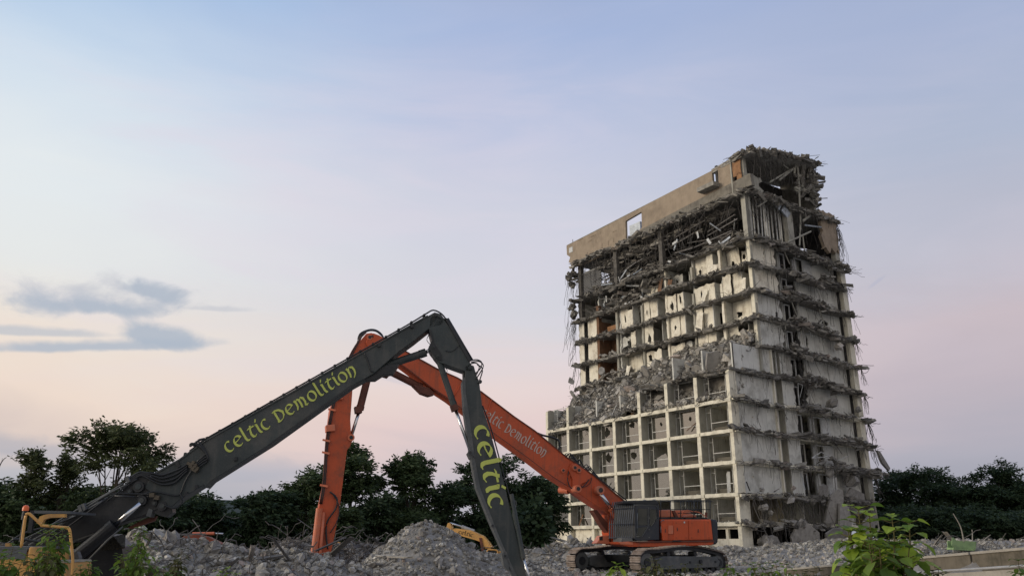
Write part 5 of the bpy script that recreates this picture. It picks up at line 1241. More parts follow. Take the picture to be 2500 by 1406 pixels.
PB([(1520,1222),(1600,1220),(1607,1226),(1607,1232),(1545,1229),(1518,1229)], -1.75, .05, 'roof_guard', M_black, .03)
# guard bars on the nose: front of the cab, facing left
pf0 = pu.pt(1543, 1300, 0); 
for i in range(12):
    o = -.02-1.75*i/11
    k_ = i/11; q = [pu.pt(1552-k_*38, 1221, 0), pu.pt(1549-k_*36, 1226, 0), pu.pt(1547-k_*38, 1240, 0), pu.pt(1543-k_*38, 1278, 0), pu.pt(1543-k_*38, 1314, 0)]
    m = MB(); m.tube([p + pu.n*(o*.9) for p in q], .026, 6); m.build('guard_bar', M_guard, O)
for yy in ((1547, 1240), (1543, 1278), (1543, 1312)):
    m = MB(); m.tube([pu.pt(*yy, 0), pu.pt(yy[0]-38, yy[1], 0)-pu.n*1.6], .03, 6); m.build('guard_crossbar', M_navy, O)
m = MB(); cf = [pu.pt(1552,1228,0), pu.pt(1552,1318,0), pu.pt(1516,1318,0)-pu.n*1.5, pu.pt(1516,1228,0)-pu.n*1.5]; m.poly_prism(cf, [p-pu.n*.4+pu.d*.3 for p in cf]); m.build('cab_front', M_black, O)
PB([(1518,1312),(1543,1313),(1545,1322),(1516,1322)], -1.8, .03, 'step', M_trackframe, .02)
PB([(1508,1322),(1545,1321),(1545,1330),(1516,1329)], -1.9, .08, 'front_skirt', M_orange2, .03)
PB([(1482,1318),(1490,1306),(1508,1305),(1510,1328),(1475,1326)], -3.2, -2.0, 'far_step', M_orange2, .03)
PB([(1483,1309),(1492,1308),(1492,1318),(1484,1318)], -2.0, -1.97, 'marking', M_txt_k, 0)
# small fittings on the cab and housing
px_tube(pu, [(1556,1252),(1556,1262),(1556,1300)], .018, O, M_guard, 'grab_rail', .08, 5, 0)
px_tube(pu, [(1614,1300),(1614,1272),(1622,1270)], .02, O, M_guard, 'grab_rail', .1, 5, 2)
for (x, y) in ((1550, 1224), (1575, 1222), (1598, 1221)): PB([(x-3, y-3), (x+3, y-3), (x+3, y+2), (x-3, y+2)], -.2, .0, 'work_lamp', M_pipe, .01)
for y in (1262, 1290, 1310): PB([(1583, y), (1586, y), (1586, y+3), (1583, y+3)], .0, .04, 'hinge', M_trackframe, 0)
PB([(1640,1318),(1660,1318),(1660,1321),(1640,1321)], .05, .2, 'step', M_black, 0)
m = MB(); m.cyl(pu.pt(1724, 1262, -.9), pu.pt(1724, 1250, -.9), .08, 10); m.build('exhaust_pipe', M_rust, O)
for (x, y) in ((1650, 1276), (1650, 1312), (1674, 1312), (1688, 1276), (1688, 1312), (1730, 1312), (1728, 1275)): PB([(x-.8, y-.8), (x+.8, y-.8), (x+.8, y+.8), (x-.8, y+.8)], .04, .06, 'bolt', M_rust, 0)
# undercarriage
TH = R(36); TC = Vector((8.0, 47.1, .02)); TXT = TC
def track(off, label=None):
    """a crawler: local +x points to the rear-right, shoes are single parts"""
    rz = TH; ax = Vector((math.cos(rz), math.sin(rz), 0)); sd = Vector((math.sin(rz), -math.cos(rz), 0))
    c = TC + sd*off; L = 5.6; Rr = .62; wd = .75
    root = bpy.data.objects.new('track', None)
    fr = MB(); tr = lambda x, y, z: c + ax*x + sd*y + Vector((0, 0, z))
    def loop(t):   # position along the chain, top sags; total param 0..1
        pts = []
        return pts
    path = []
    n = 60
    for i in range(9): a = math.pi/2 + math.pi*i/8; path.append((-L/2+Rr*math.cos(a), Rr*.95+Rr*math.sin(a)*.95+.03))
    for i in range(1, 10): path.append((-L/2+L*i/10, .03))
    for i in range(9): a = -math.pi/2 + math.pi*i/8; path.append((L/2+Rr*.8*math.cos(a), Rr*.8+Rr*.8*math.sin(a)+.05))
    for i in range(1, 10): t = i/10; path.append((L/2-L*t, 1.05+.22*math.sin(math.pi*min(1, t*1.15))+(.17*t)))
    path.append(path[0]); P = [Vector((a, 0, b)) for a, b in path]
    seg = [0]
    for a, b in zip(P[:-1], P[1:]): seg.append(seg[-1]+(b-a).length)
    def at_s(s):
        s %= seg[-1]
        for i in range(len(seg)-1):
            if seg[i+1] >= s: t = (s-seg[i])/(seg[i+1]-seg[i]); return P[i].lerp(P[i+1], t), (P[i+1]-P[i]).normalized()
    m = MB(); 
    # chain links under the shoes
    nn = 64
    ringO = []; ringI = []
    for i in range(nn):
        p, t = at_s(seg[-1]*i/nn); nrm = Vector((-t.z, 0, t.x)); ringO.append((p, nrm))
    for side in (-.16, .16):
        k0 = len(m.v)
        for p, nr in ringO:
            for (dn, dw) in ((-.04, -.06), (-.04, .06), (.13, .06), (.13, -.06)):
                q = p + nr*dn*(1); m.v.append(tuple(tr(q.x, side+dw, q.z)))
        for i in range(nn):
            a = k0+i*4; b = k0+((i+1) % nn)*4
            for e in range(4): m.f.append((a+e, a+(e+1) % 4, b+(e+1) % 4, b+e))
    chain = m.build('track', M_black, O, True)
    ns = 46; sh = MB(); sh.box((0, 0, 0), (seg[-1]/ns*.93, wd, .035)); sh.box((-seg[-1]/ns*.3, 0, -.045), (.03, wd, .07)); sh.box((seg[-1]/ns*.1, 0, -.035), (.025, wd, .05))
    me = mesh_of(sh, 'track_shoe', M_track); inv = parent_world(chain).inverted()
    for i in range(ns):
        p, t = at_s(seg[-1]*(i+.5)/ns); nr = Vector((-t.z, 0, t.x)); q = p - nr*.06
        X = ax*t.x + Vector((0, 0, t.z)); Z = ax*nr.x + Vector((0, 0, nr.z)); Y = Z.cross(X)
        mat = Matrix(((X.x, Y.x, Z.x, 0), (X.y, Y.y, Z.y, 0), (X.z, Y.z, Z.z, 0), (0, 0, 0, 1))); mat.translation = tr(q.x, 0, q.z)
        o = bpy.data.objects.new('track_shoe', me); COL.objects.link(o); o.parent = chain; o.matrix_basis = inv @ mat
    m = MB()
    fp = [(-2.2, .35), (-2.3, .8), (-1.6, .92), (2.4, .86), (2.75, .6), (2.6, .3), (-1.8, .25)]
    m.poly_prism([tr(a, .32, b) for a, b in fp], [tr(a, -.32, b) for a, b in fp]); m.build('track_frame', M_trackframe, O, bevel=.04)
    for (x, z, r_, w_) in ((-L/2, .62, .5, .2), (L/2, .55, .42, .2)):
        m = MB(); m.cyl(tr(x, -w_, z), tr(x, w_, z), r_, 24); m.build('idler_wheel', M_trackframe, O, bevel=.03)
        m = MB(); m.cyl(tr(x, -w_-.06, z), tr(x, w_+.06, z), r_*.45, 16); m.build('wheel_hub', M_black, O)
    for i in range(9):
        m = MB(); x = -2.2+i*.55; m.cyl(tr(x, -.25, .2), tr(x, .25, .2), .14, 12); m.build('track_roller', M_black, O)
    for x in (-1.2, .9):
        m = MB(); m.cyl(tr(x, -.22, 1.02), tr(x, .22, 1.02), .13, 12); m.bx
        m.build('carrier_roller', M_black, O)
    m = MB(); 
    for x in (.3, 2.35): m.cyl(tr(x, .33, .6), tr(x, .36, .6), .06, 10)
    m.cyl(tr(1.1, .33, .62), tr(1.1, .42, .62), .1, 12); m.build('frame_bolt', M_black, O)
track(1.95); track(-3.2)
m = MB(); ax = Vector((math.cos(TH), math.sin(TH), 0)); sd_ = Vector((math.sin(TH), -math.cos(TH), 0))
q = lambda x, y, z: TC + ax*x + sd_*y + Vector((0, 0, z))
m.poly_prism([q(-1.3, -2.9, .95), q(1.3, -2.9, .95), q(1.3, 1.7, .95), q(-1.3, 1.7, .95)], [q(-1.0, -2.9, .55), q(1.0, -2.9, .55), q(1.0, 1.7, .55), q(-1.0, 1.7, .55)]); m.build('car_body', M_black, O, bevel=.04)
m = MB(); m.cyl(q(.4, -.5, .9), q(.4, -.5, 1.5), 1.15, 28); m.build('slew_ring', M_black, O)

# ================================================================ small yellow digger behind the pile
ps = Plane(1190, 56, R(-14))
S = thing('yellow_digger', 'small yellow excavator with black lettered boom behind the cone of rubble', 'excavator', (-1.7, 57, .3))
m = MB(); m.plate(ps, [(1104,1291),(1112,1289),(1150,1294),(1180,1308),(1192,1322),(1202,1336),(1196,1339),(1180,1337),(1172,1322),(1162,1318),(1130,1309),(1104,1298)], -.45, 0); m.build('boom', M_yellow, S, bevel=.02)
m = MB(); m.plate(ps, [(1089,1288),(1093,1276),(1098,1275),(1104,1288),(1102,1296),(1096,1294)], -.4, 0); m.build('arm', M_yellow, S, bevel=.02)
cylinder(ps, (1158, 1296), (1128, 1285), (1098, 1276), .11, .06, -.2, S, M_pipe)
m = MB(); m.plate(ps, [(1170,1312),(1176,1312),(1182,1340),(1182,1352),(1177,1350)], -.3, .05); m.build('boom_cylinder', M_rust, S)
m = MB(); m.plate(ps, [(1184,1341),(1214,1340),(1216,1360),(1184,1360)], -1.2, .1); m.build('cab', M_black, S, bevel=.05)
px_tube(ps, [(1188,1358),(1190,1343),(1196,1341),(1212,1342),(1215,1346),(1215,1358)], .05, S, M_yellow, 'cab_frame', .15, 6, 2)
m = MB(); m.plate(ps, [(1216,1344),(1240,1346),(1240,1366),(1216,1366)], -1.8, .0); m.build('engine_cover', M_yellow, S, bevel=.05)
for of in (-1.9, .3):
    m = MB(); m.plate(ps, [(1170,1362),(1176,1355),(1250,1355),(1256,1362),(1250,1372),(1176,1372)], of-.25, of+.25); m.build('track', M_black, S)
lettering('lettering', 'celtic', ps, (1119, 1301), (1155, 1311), 7, .012, M_txt_k, S)
ps2 = Plane(824, 54, R(0))
S2 = thing('yellow_digger', 'top of a yellow digger boom showing over the dark scrap heap beside the orange arm', 'excavator', (-11, 54, .3))
m = MB(); m.plate(ps2, [(806,1332),(812,1324),(824,1322),(836,1325),(842,1332),(842,1345),(832,1352),(830,1335),(815,1334),(812,1348),(802,1348)], -.5, 0); m.build('boom', M_yellow, S2, bevel=.02)
m = MB(); m.plate(ps2, [(795,1346),(860,1346),(864,1380),(790,1380)], -2, .3); m.build('body', M_yellow, S2, bevel=.05)
m = MB(); m.plate(ps2, [(786,1378),(866,1378),(872,1392),(782,1392)], -2.2, .5); m.build('track', M_black, S2, bevel=.05)
pk2 = Plane(480, 40, R(5))
K = thing('orange_digger', 'dull orange digger boom with bare chrome ram lying low behind the left rubble heap', 'excavator', (-14.5, 40.5, .2))
m = MB(); m.plate(pk2, [(418,1334),(440,1315),(455,1303),(470,1303),(508,1310),(541,1326),(538,1331),(500,1326),(470,1322),(458,1330),(452,1340),(415,1345)], -.6, 0); m.build('boom', M_rust, K, bevel=.02, label='faded orange red boom')
K.children[0].data.materials[0] = material('faded_orange', (.24, .06, .03), .6, .2, 1.5, (.07, .03, .02, 1), .6, 1.5)
cylinder(pk2, (470, 1302), (523, 1301.5), (545, 1302), .07, .035, -.2, K, M_orange2)
m = MB(); m.plate(pk2, [(380,1340),(455,1336),(460,1385),(375,1385)], -2.2, -.1); m.build('body', M_orange, K, bevel=.05)
m = MB(); m.plate(pk2, [(372,1384),(468,1384),(474,1402),(368,1402)], -2.4, .2); m.build('track', M_black, K, bevel=.05)

# ================================================================ barrier wall at the right
wn = Vector((WD.y, -WD.x, 0)).normalized(); 
if wn.dot(Vector((-1, -.3, 0))) < 0: wn = -wn
B_ = thing('barrier_wall', 'long low concrete barrier wall with pale cap climbing toward the right edge', 'wall', (WA.x, WA.y, 0))
segs = 7; T0 = -.02; T1 = 1.5
for i in range(segs):
    ta = T0+(T1-T0)*i/segs; tb = T0+(T1-T0)*(i+1)/segs-.006; a = WA+WD*ta; b = WA+WD*tb
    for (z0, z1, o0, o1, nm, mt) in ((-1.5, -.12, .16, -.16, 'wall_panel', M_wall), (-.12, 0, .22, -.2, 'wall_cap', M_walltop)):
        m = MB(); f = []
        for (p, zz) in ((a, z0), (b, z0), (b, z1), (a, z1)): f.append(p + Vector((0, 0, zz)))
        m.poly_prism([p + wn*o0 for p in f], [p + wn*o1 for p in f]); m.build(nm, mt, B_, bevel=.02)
m = MB(); pr = [WA+WD*(t)+wn*1.0+Vector((0, 0, -.78)) for t in np.linspace(.1, 1.5, 12)]; m.tube(pr, .055, 10)
rl = m.build('guard_pipe', M_pipe, None, smooth=True); tag(rl, 'grey steel pipe lying along the foot of the concrete barrier', 'pipe')
m = MB(); a = WA+WD*.05; b = WA+WD*1.5
m.poly_prism([a+wn*.9+Vector((0, 0, -.92)), b+wn*.9+Vector((0, 0, -.92)), b+wn*1.6+Vector((0, 0, -.92)), a+wn*1.6+Vector((0, 0, -.92))], [a+wn*.9+Vector((0, 0, -1.4)), b+wn*.9+Vector((0, 0, -1.4)), b+wn*1.6+Vector((0, 0, -1.4)), a+wn*1.6+Vector((0, 0, -1.4))])
kb = m.build('kerb', M_walltop, None, kind='structure')
# green bin and sticks
pgb = Plane(2350, 52, R(12))
gb = thing('broken_bin', 'cracked light green plastic bin on the rubble beyond the barrier wall', 'bin', pgb.pt(2350, 1345))
m = MB(); m.plate(pgb, [(2325,1312),(2328,1311),(2335,1318),(2352,1321),(2384,1321),(2382,1340),(2330,1336),(2324,1330)], -.05, 0); m.build('side', M_green, gb)
m = MB(); m.plate(pgb, [(2330,1319),(2384,1320),(2386,1342),(2332,1341)], -.65, -.6); m.build('side', M_green, gb)
m = MB(); A = pgb.pt(2382, 1321); B = pgb.pt(2378, 1344); m.poly_prism([A, B, B-pgb.n*.6, A-pgb.n*.6], [A+pgb.d*.04, B+pgb.d*.04, B-pgb.n*.6+pgb.d*.04, A-pgb.n*.6+pgb.d*.04]); m.build('end', M_green, gb)
m = MB(); m.plate(pgb, [(2328,1336),(2380,1341),(2380,1344),(2328,1341)], -.6, 0); m.build('base', M_green, gb)
for i, (a, b, c_, lab) in enumerate([((2353,1322),(2345,1285),(2327,1253),'tall bare curved stick rising left of the green bin'), ((2374,1320),(2374,1305),(2373,1292),'short upright stick behind the green bin'), ((2395,1326),(2405,1315),(2418,1305),'thin stick leaning right beside the green bin'), ((2258,1335),(2259,1322),(2259,1311),'short straight stake at the left of the far rubble heap'), ((2420,1322),(2428,1330),(2436,1338),'thin stick drooping at the right end of the far rubble heap')]):
    m = MB(); m.tube(spline([pgb.pt(*a), pgb.pt(*b), pgb.pt(*c_)], 4), .045 if i == 0 else .035, 6, .02); tag(m.build('stick', M_walltop, None), lab, 'stick')
# ================================================================ trees
def fast_mesh(name, V, F4, mat, parent, kind=None):
    me = bpy.data.meshes.new(name); n = len(V); k = len(F4)
    me.vertices.add(n); me.vertices.foreach_set('co', np.asarray(V, dtype=np.float32).ravel())
    me.loops.add(k*4); me.loops.foreach_set('vertex_index', np.asarray(F4, dtype=np.int32).ravel())
    me.polygons.add(k); me.polygons.foreach_set('loop_start', np.arange(0, k*4, 4, dtype=np.int32)); me.polygons.foreach_set('loop_total', np.full(k, 4, dtype=np.int32))
    me.update(calc_edges=True); me.materials.append(mat)
    o = bpy.data.objects.new(name, me); COL.objects.link(o)
    if parent is not None: o.parent = parent
    if kind: o['kind'] = kind
    return o
def leaves(C, size, rng, droop=.25, aspect=.42):
    """one slim quad leaf for every centre"""
    n = len(C); d = rng.normal(size=(n, 3)); d[:, 2] = d[:, 2]*.5-droop; d /= np.linalg.norm(d, axis=1)[:, None]
    s = np.cross(d, rng.normal(size=(n, 3))); s /= np.linalg.norm(s, axis=1)[:, None]
    L = size*rng.uniform(.6, 1.4, n)[:, None]; w = L*aspect
    V = np.stack([C, C+d*L*.5+s*w*.5, C+d*L, C+d*L*.5-s*w*.5], 1).reshape(-1, 3)
    F = np.arange(n*4).reshape(-1, 4); return V, F
def tree(name, label, px, top, wpx, Y, n=9000, mat=None, seed=0, style='round', group=None, size=.30, low=1290, density=1.0):
    rng = np.random.default_rng(seed); r = random.Random(seed); T = at(px, top, Y); H = T.z - .3; W_ = wpx/2045*Y
    base = Vector((T.x, Y, 0.0)); base.z = ground_z(T.x, Y)
    th = thing(name, label, 'tree', base, 0, group); H = T.z - base.z
    # limbs
    tips = []; m = MB(); k = 8 if style != 'umbrella' else 11
    lean = r.uniform(-.06, .06)
    trunk = [Vector((lean*H*t + .12*math.sin(t*5+seed), .1*math.sin(t*4+seed), H*.55*t)) for t in np.linspace(0, 1, 6)]
    m.tube(trunk, .012*H+.07, 8, .008*H+.05)
    for i in range(k):
        a = 2*math.pi*i/k + r.uniform(-.3, .3); s0 = trunk[r.choice([2, 3, 4, 5])]
        if style == 'umbrella': qr = r.uniform(.15, 1); e = Vector((math.cos(a)*W_*.42*qr, math.sin(a)*W_*.3*qr, H*(.95-.28*qr*qr-r.uniform(0, .14))))
        elif style == 'column': e = Vector((math.cos(a)*W_*.3*r.uniform(.3, 1), math.sin(a)*W_*.3, H*r.uniform(.5, .93)))
        else: e = Vector((math.cos(a)*W_*.36*r.uniform(.5, 1), math.sin(a)*W_*.33*r.uniform(.5, 1), H*r.uniform(.5, .88)))
        mid = s0.lerp(e, .5)+Vector((0, 0, -.05*H)) if style == 'umbrella' else s0.lerp(e, .5)+Vector((0, 0, .02*H))
        q = spline([s0, mid, e], 4); m.tube(q, .006*H+.03, 6, .02); tips.append(e)
        for u in range(3):
            b = e + Vector((r.gauss(0, W_*.13), r.gauss(0, W_*.11), r.gauss(0, H*.05)+H*.02)); m.tube([mid.lerp(e, r.uniform(.2, .9)), b], .035, 5, .012); tips.append(b)
    tips.append(Vector((lean*H, 0, H*.93)))
    m.build('trunk', M_bark, th, False)
    # clumps of foliage round the branch tips, each made of radiating sprays
    cl = []
    for t in tips: cl.append((np.array(t), r.uniform(.06, .13)*W_+.2))
    if style in ('round', 'column', 'bush'):
        for i in range(17 if style != 'bush' else 30):
            a = r.uniform(0, 6.28); h = r.uniform(.12 if style == 'bush' else .22, .9); rad = W_*.5*math.sqrt(max(.05, math.sin(math.pi*min(1, h*.78+.2)))) * r.uniform(.35, .95)
            if style == 'column': rad *= .7
            cl.append((np.array((math.cos(a)*rad, math.sin(a)*rad*.8, h*H)), r.uniform(.06, .15)*W_+.2))
    ns = n//9; w = np.array([c[1]**2 for c in cl]); w /= w.sum(); S = []
    for (c, R_), wi in zip(cl, w):
        k = max(6, int(ns*wi)); d = rng.normal(size=(k, 3)); d /= np.linalg.norm(d, axis=1)[:, None]; d[:, 2] = d[:, 2]*.6+.12
        S.append(c + d*(R_*rng.uniform(.35, 1.1, k)**.7)[:, None])
    S = np.concatenate(S); k = len(S); cen = np.array((0, 0, H*.5)); dv = S-cen; dv[:, 2] *= .5; dv += rng.normal(scale=W_*.12, size=dv.shape); dv /= np.linalg.norm(dv, axis=1)[:, None]; dv[:, 2] -= .15
    L = size*rng.uniform(1.5, 2.6, k); Cs = []; Ds = []
    for q in range(9):
        t = (q % 5)/4.0; side = np.cross(dv, np.array((0, 0, 1.0))); side /= np.linalg.norm(side, axis=1)[:, None]+1e-6
        sg = -1 if q < 5 else 1
        if q == 8: sg = 0
        Cs.append(S + dv*(L*t)[:, None]*.9 + rng.normal(scale=.03, size=S.shape)); Ds.append(dv*.55 + side*sg*.8 + np.array((0, 0, -.3)) + rng.normal(scale=.25, size=S.shape))
    C = np.concatenate(Cs); D = np.concatenate(Ds); D /= np.linalg.norm(D, axis=1)[:, None]
    zs = np.quantile(C[:, 2], .997); C[:, 2] *= 1 + (H/zs-1)*np.clip(C[:, 2]/zs, 0, 1)
    ok = C[:, 2] > .3; C = C[ok]; D = D[ok]; nn = len(C)
    s_ = np.cross(D, rng.normal(size=(nn, 3))); s_ /= np.linalg.norm(s_, axis=1)[:, None]; LL = size*rng.uniform(.7, 1.3, nn)[:, None]; ww = LL*.36
    V = np.stack([C, C+D*LL*.5+s_*ww*.5, C+D*LL, C+D*LL*.5-s_*ww*.5], 1).reshape(-1, 3)
    fast_mesh('crown', V, np.arange(nn*4).reshape(-1, 4), mat or M_leafdk, th)
    return th
TR = [
 (-40, 1175, 190, 62, 9000, M_leafdk, 'bush', 'dark bushy tree cut off by the left edge of the picture'),
 (28, 1190, 120, 60, 7000, M_leafmid, 'bush', 'broad dark tree behind the orange beacon of the yellow machine'),
 (98, 1098, 70, 61, 4200, M_leafsp, 'column', 'narrow ivy-covered tree with sparse twiggy top, second from the left'),
 (185, 1188, 105, 63, 7500, M_leafmid, 'bush', 'leafy tree filling the gap left of the tall spreading tree'),
 (172, 1108, 42, 62, 1200, M_leafsp, 'umbrella', 'thin side tree with open leaf sprays left of the tall spreading tree'),
 (312, 1034, 185, 60, 11500, M_leafsp, 'umbrella', 'tallest spreading tree at the left with airy flat-topped crown'),
 (300, 1180, 230, 62, 11000, M_leafmid, 'bush', 'dense bushy tree under the spreading crown behind the knuckle of the grey boom'),
 (425, 1205, 130, 64, 8000, M_leafdk, 'bush', 'dark low tree below the grey boom, right of its knuckle'),
 (495, 1205, 100, 66, 7000, M_leafdk, 'round', 'dark rounded tree above the chrome ram of the orange digger'),
 (560, 1262, 80, 70, 5000, M_leafdk, 'bush', 'low dark tree before the distant hill'),
 (655, 1200, 130, 66, 9000, M_leafdk, 'bush', 'dark mounded tree left of the orange arm'),
 (750, 1145, 120, 68, 7500, M_leafmid, 'round', 'open-branched tree directly left of the orange arm'),
 (865, 1085, 140, 70, 11500, M_leafmid, 'round', 'tall pointed tree directly right of the orange arm'),
 (830, 1235, 120, 64, 9000, M_leafmid, 'bush', 'pale-flecked bush at the foot of the tall pointed tree'),
 (925, 1205, 70, 68, 6000, M_leafdk, 'bush', 'dark tree between the pointed tree and the round-headed tree'),
 (1005, 1106, 115, 71, 10500, M_leafmid, 'round', 'round-headed tree standing alone above the gravel cone'),
 (1000, 1245, 130, 69, 8000, M_leafmid, 'bush', 'spreading bush behind the tip of the gravel cone'),
 (1100, 1180, 90, 72, 6500, M_leafdk, 'round', 'lower tree left of the grey arm above the small yellow digger'),
 (1165, 1118, 100, 76, 8000, M_leafdk, 'round', 'tree half hidden behind the grey arm'),
 (1262, 1108, 165, 80, 13000, M_leafdk, 'round', 'large dark tree under the orange boom'),
 (1325, 1180, 110, 84, 9000, M_leafdk, 'round', 'dark tree touching the left edge of the tower'),
 (1215, 1240, 190, 74, 9000, M_leafdk, 'bush', 'dark bush behind the small yellow digger'),
 (2178, 1150, 110, 104, 9000, M_leafdk, 'round', 'tree directly right of the tower with sky showing through its top'),
 (2262, 1142, 130, 100, 12000, M_leafdk, 'round', 'dense dark tree in the middle of the right-hand row'),
 (2335, 1168, 120, 98, 10000, M_leafdk, 'round', 'slightly lower dark tree above the green bin'),
 (2415, 1130, 125, 96, 12000, M_leafdk, 'round', 'tallest tree of the right-hand row'),
 (2505, 1168, 110, 94, 9000, M_leafdk, 'round', 'tree cut off by the right edge of the picture'),
 (2200, 1235, 170, 92, 9000, M_leafdk, 'bush', 'dark bush at the foot of the tree next to the tower'),
 (2370, 1235, 230, 90, 12000, M_leafdk, 'bush', 'wide dark bush behind the far rubble heap'),
 (2560, 1240, 200, 88, 8000, M_leafdk, 'bush', 'dark bush beyond the right end of the barrier wall'),
]
for i, (px, tp, w, Y, n, mt, stl, lab) in enumerate(TR):
    tree('tree' if stl != 'bush' else 'bushy_tree', lab, px, tp, w*(1.12 if px < 520 or px > 2100 else .92), Y, int(n*(1.25 if stl == 'bush' else .95)), mt, 1000+i*3, stl, 'trees round the site', .34 if Y < 66 else .40)
# dense undergrowth behind the site
rng = np.random.default_rng(5); C = []
for (x0, x1, Y, tp, n) in ((-150, 1345, 76, 1272, 60000), (2150, 2700, 108, 1235, 26000)):
    px = rng.uniform(x0, x1, n); Ys = Y + rng.uniform(-4, 4, n); X = (px-1250)/2045*Ys
    tops = at(1250, tp, Y).z + .9*np.sin(px*.021) + rng.exponential(.35, n) + .6*np.sin(px*.057+2) + .4*np.sin(px*.13)
    z = .3 + (tops-.3)*rng.uniform(0, 1, n)**.8; C.append(np.stack([X, Ys, z], 1))
C = np.concatenate(C); V, F = leaves(C, .6, rng, .25, .6); fast_mesh('undergrowth', V, F, M_leafdk, None, 'stuff')
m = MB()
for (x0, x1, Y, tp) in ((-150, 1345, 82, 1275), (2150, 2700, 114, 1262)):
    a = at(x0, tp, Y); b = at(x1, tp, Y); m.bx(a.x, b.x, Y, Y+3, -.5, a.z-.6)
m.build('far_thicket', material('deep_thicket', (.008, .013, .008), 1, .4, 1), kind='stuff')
# ================================================================ foreground plants
def leaf_shape(size, fold, rz, pitch, roll=0, wide=.5):
    L = size; w = size*wide
    P = [(0, 0, 0), (L*.18, w*.42, fold), (L*.5, w*.5, fold*1.1-L*.03), (L*.8, w*.22, fold*.4-L*.1), (L, 0, -L*.2), (L*.8, -w*.22, fold*.4-L*.1), (L*.5, -w*.5, fold*1.1-L*.03), (L*.18, -w*.42, fold), (L*.5, 0, -L*.02)]
    M_ = Euler((roll, pitch, rz), 'XYZ').to_matrix(); return [M_ @ Vector(p) for p in P], [(0, 8, 2, 1), (8, 4, 3, 2), (0, 7, 6, 8), (8, 6, 5, 4)]
def plant(name, label, cat, px, py_top, Y, h_vis, stems, leaf, mat, seed, spread=.25, wide=.62, gap=.1, group=None, stemr=.012, lean=0):
    r = random.Random(seed); T = at(px, py_top, Y); base = Vector((T.x, Y, T.z-h_vis)); th = thing(name, label, cat, base, 0, group); m = MB(); lf = MB()
    for s in range(stems):
        a = r.uniform(0, 6.28); hh = h_vis*(1.0 if s == 0 else r.uniform(.55, .97)); d = spread*(.15 if s == 0 else r.uniform(.3, 1))
        P = spline([Vector((0, 0, 0)), Vector((math.cos(a)*d*.6, math.sin(a)*d*.4, hh*.5)), Vector((math.cos(a)*d+lean, math.sin(a)*d*.7, hh))], 8); m.tube(P, stemr, 6, stemr*.35)
        n = max(3, int(hh/gap))
        for i in range(n):
            t = (i+1)/n; p = P[min(len(P)-1, int(t*(len(P)-1)))]; 
            if t < .12: continue
            for side in (0, 1):
                rz = i*1.9+side*math.pi+r.uniform(-.4, .4); sz = leaf*(1.15-.5*t*t if t < .9 else .55)*r.uniform(.75, 1.2); pe = leaf*.45*r.uniform(.5, 1.2)
                q = p + Vector((math.cos(rz)*pe, math.sin(rz)*pe, pe*.35)); m.tube([p, q], stemr*.3, 4)
                V, F = leaf_shape(sz, sz*.07, rz, r.uniform(.15, .9) if t < .9 else r.uniform(-.5, .3), r.uniform(-.4, .4), wide)
                lf.add([tuple(q+v) for v in V], F)
        for k in range(3):
            V, F = leaf_shape(leaf*.4, leaf*.03, k*2.1, -.5, 0, wide); lf.add([tuple(P[-1]+v) for v in V], F)
    m.build('stem', material('green_stem', (.09, .08, .03), .8) if 'green_stem' not in MATS else MATS['green_stem'], th, False); lf.build('leaves', mat, th, False, smooth=False)
    return th
plant('sapling', 'tall sapling with big bright green leaves in front of the tower corner', 'plant', 2092, 1243, 7.0, 1.3, 9, .19, M_leafbr, 1, .17, .85, .06)
plant('sapling', 'bright leafy sapling just right of the tallest one', 'plant', 2170, 1262, 6.8, 1.2, 9, .18, M_leafbr, 2, .16, .85, .06)
plant('sapling', 'darker low leaves at the foot of the two bright saplings', 'plant', 2130, 1312, 6.6, .9, 12, .18, M_leafwd, 3, .30, .85, .06)
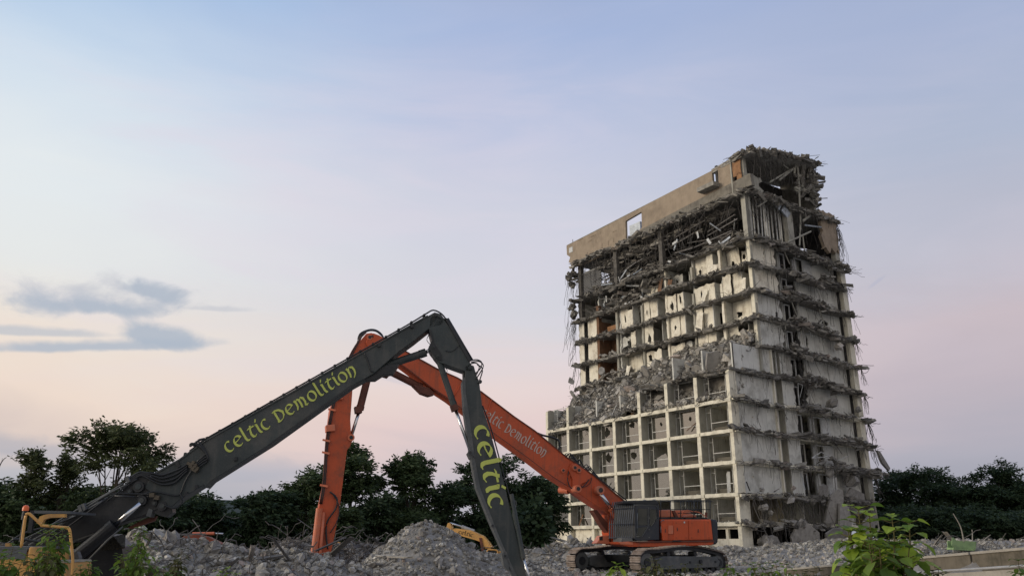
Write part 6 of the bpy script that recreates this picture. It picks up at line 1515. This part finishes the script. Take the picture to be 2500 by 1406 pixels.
W_ = [
 (128, 1288, 9.5, .85, 4, .075, M_leafwd, .12, 'tall green weed before the yellow machine, left stem of the pair'),
 (152, 1296, 9.3, .8, 5, .075, M_leafwd, .14, 'tall green weed before the yellow machine, right stem of the pair'),
 (22, 1338, 7.5, .5, 7, .085, M_leafwd, .25, 'leafy weed in the bottom left corner'),
 (105, 1355, 9.0, .5, 6, .07, M_leafdry, .2, 'dull weed against the side tank of the yellow machine'),
 (345, 1292, 11, .7, 2, .07, M_leafwd, .06, 'slender weed rising above the left rubble heap'),
 (330, 1335, 10.5, .6, 9, .075, M_leafwd, .3, 'bushy green weed in front of the left rubble heap'),
 (215, 1378, 9.5, .35, 4, .07, M_leafwd, .12, 'small weed under the hydraulic ram of the grey boom'),
 (440, 1347, 11.5, .45, 4, .07, M_leafdry, .16, 'dull green weed in the middle of the left rubble'),
 (405, 1392, 9.5, .3, 4, .07, M_leafwd, .12, 'small weed peeping over the bottom edge below the left rubble'),
 (552, 1393, 9, .3, 4, .07, M_leafbr, .14, 'low yellow-green weed at the bottom edge before the grey rubble'),
 (1508, 1384, 7.5, .35, 4, .08, M_leafbr, .1, 'fresh green sprout in front of the left track'),
 (1600, 1368, 8.5, .4, 9, .065, M_leafdry, .22, 'dull brown-green weed in front of the right track'),
 (1665, 1384, 8.5, .35, 6, .06, M_leafdry, .22, 'low weed under the frame of the right track'),
 (1786, 1386, 8.5, .35, 3, .07, M_leafwd, .08, 'single small weed right of the tracks'),
 (1905, 1380, 8.0, .4, 11, .06, M_leafwd, .26, 'wide low weed at the left end of the barrier wall'),
 (1850, 1388, 8.0, .4, 7, .06, M_leafdry, .2, 'dull weed left of the barrier wall end'),
 (1985, 1393, 7.8, .4, 6, .06, M_leafdry, .2, 'small weed against the barrier wall left of the saplings'),
 (2285, 1394, 7.0, .4, 6, .06, M_leafdry, .16, 'small weed before the pipe right of the saplings'),
 (2482, 1374, 7.0, .5, 9, .065, M_leafwd, .2, 'leafy weed in the bottom right corner'),
]
for i, (px, py, Y, h, s, lf, mt, sp_, lab) in enumerate(W_):
    plant('weed', lab, 'weed', px, py-6, Y, h, s+3, lf*1.4, mt, 50+i, sp_*1.1, .55, .04, 'weeds along the fence line', .006)
# bare twig at the left edge
m = MB()
p0 = at(-14, 1185, 9); 
m.tube(spline([p0, at(-2, 1140, 9), at(8, 1122, 9), at(16, 1116, 9)], 4), .008, 5, .003); m.tube([at(-2, 1140, 9), at(4, 1128, 9), at(6, 1118, 9)], .005, 5, .002); m.tube([at(-12, 1175, 9), at(2, 1168, 9), at(12, 1172, 9)], .006, 5, .002)
m.tube([at(-14, 1185, 9), at(-40, 1300, 9), Vector((at(-50, 1320, 9).x, 9, 0))], .02, 6)
th = thing('bare_twig', 'bare dark twig poking in at the left edge above the trees', 'branch', Vector((at(-50, 1320, 9).x, 9, 0)))
m.build('twig', M_bark, th)
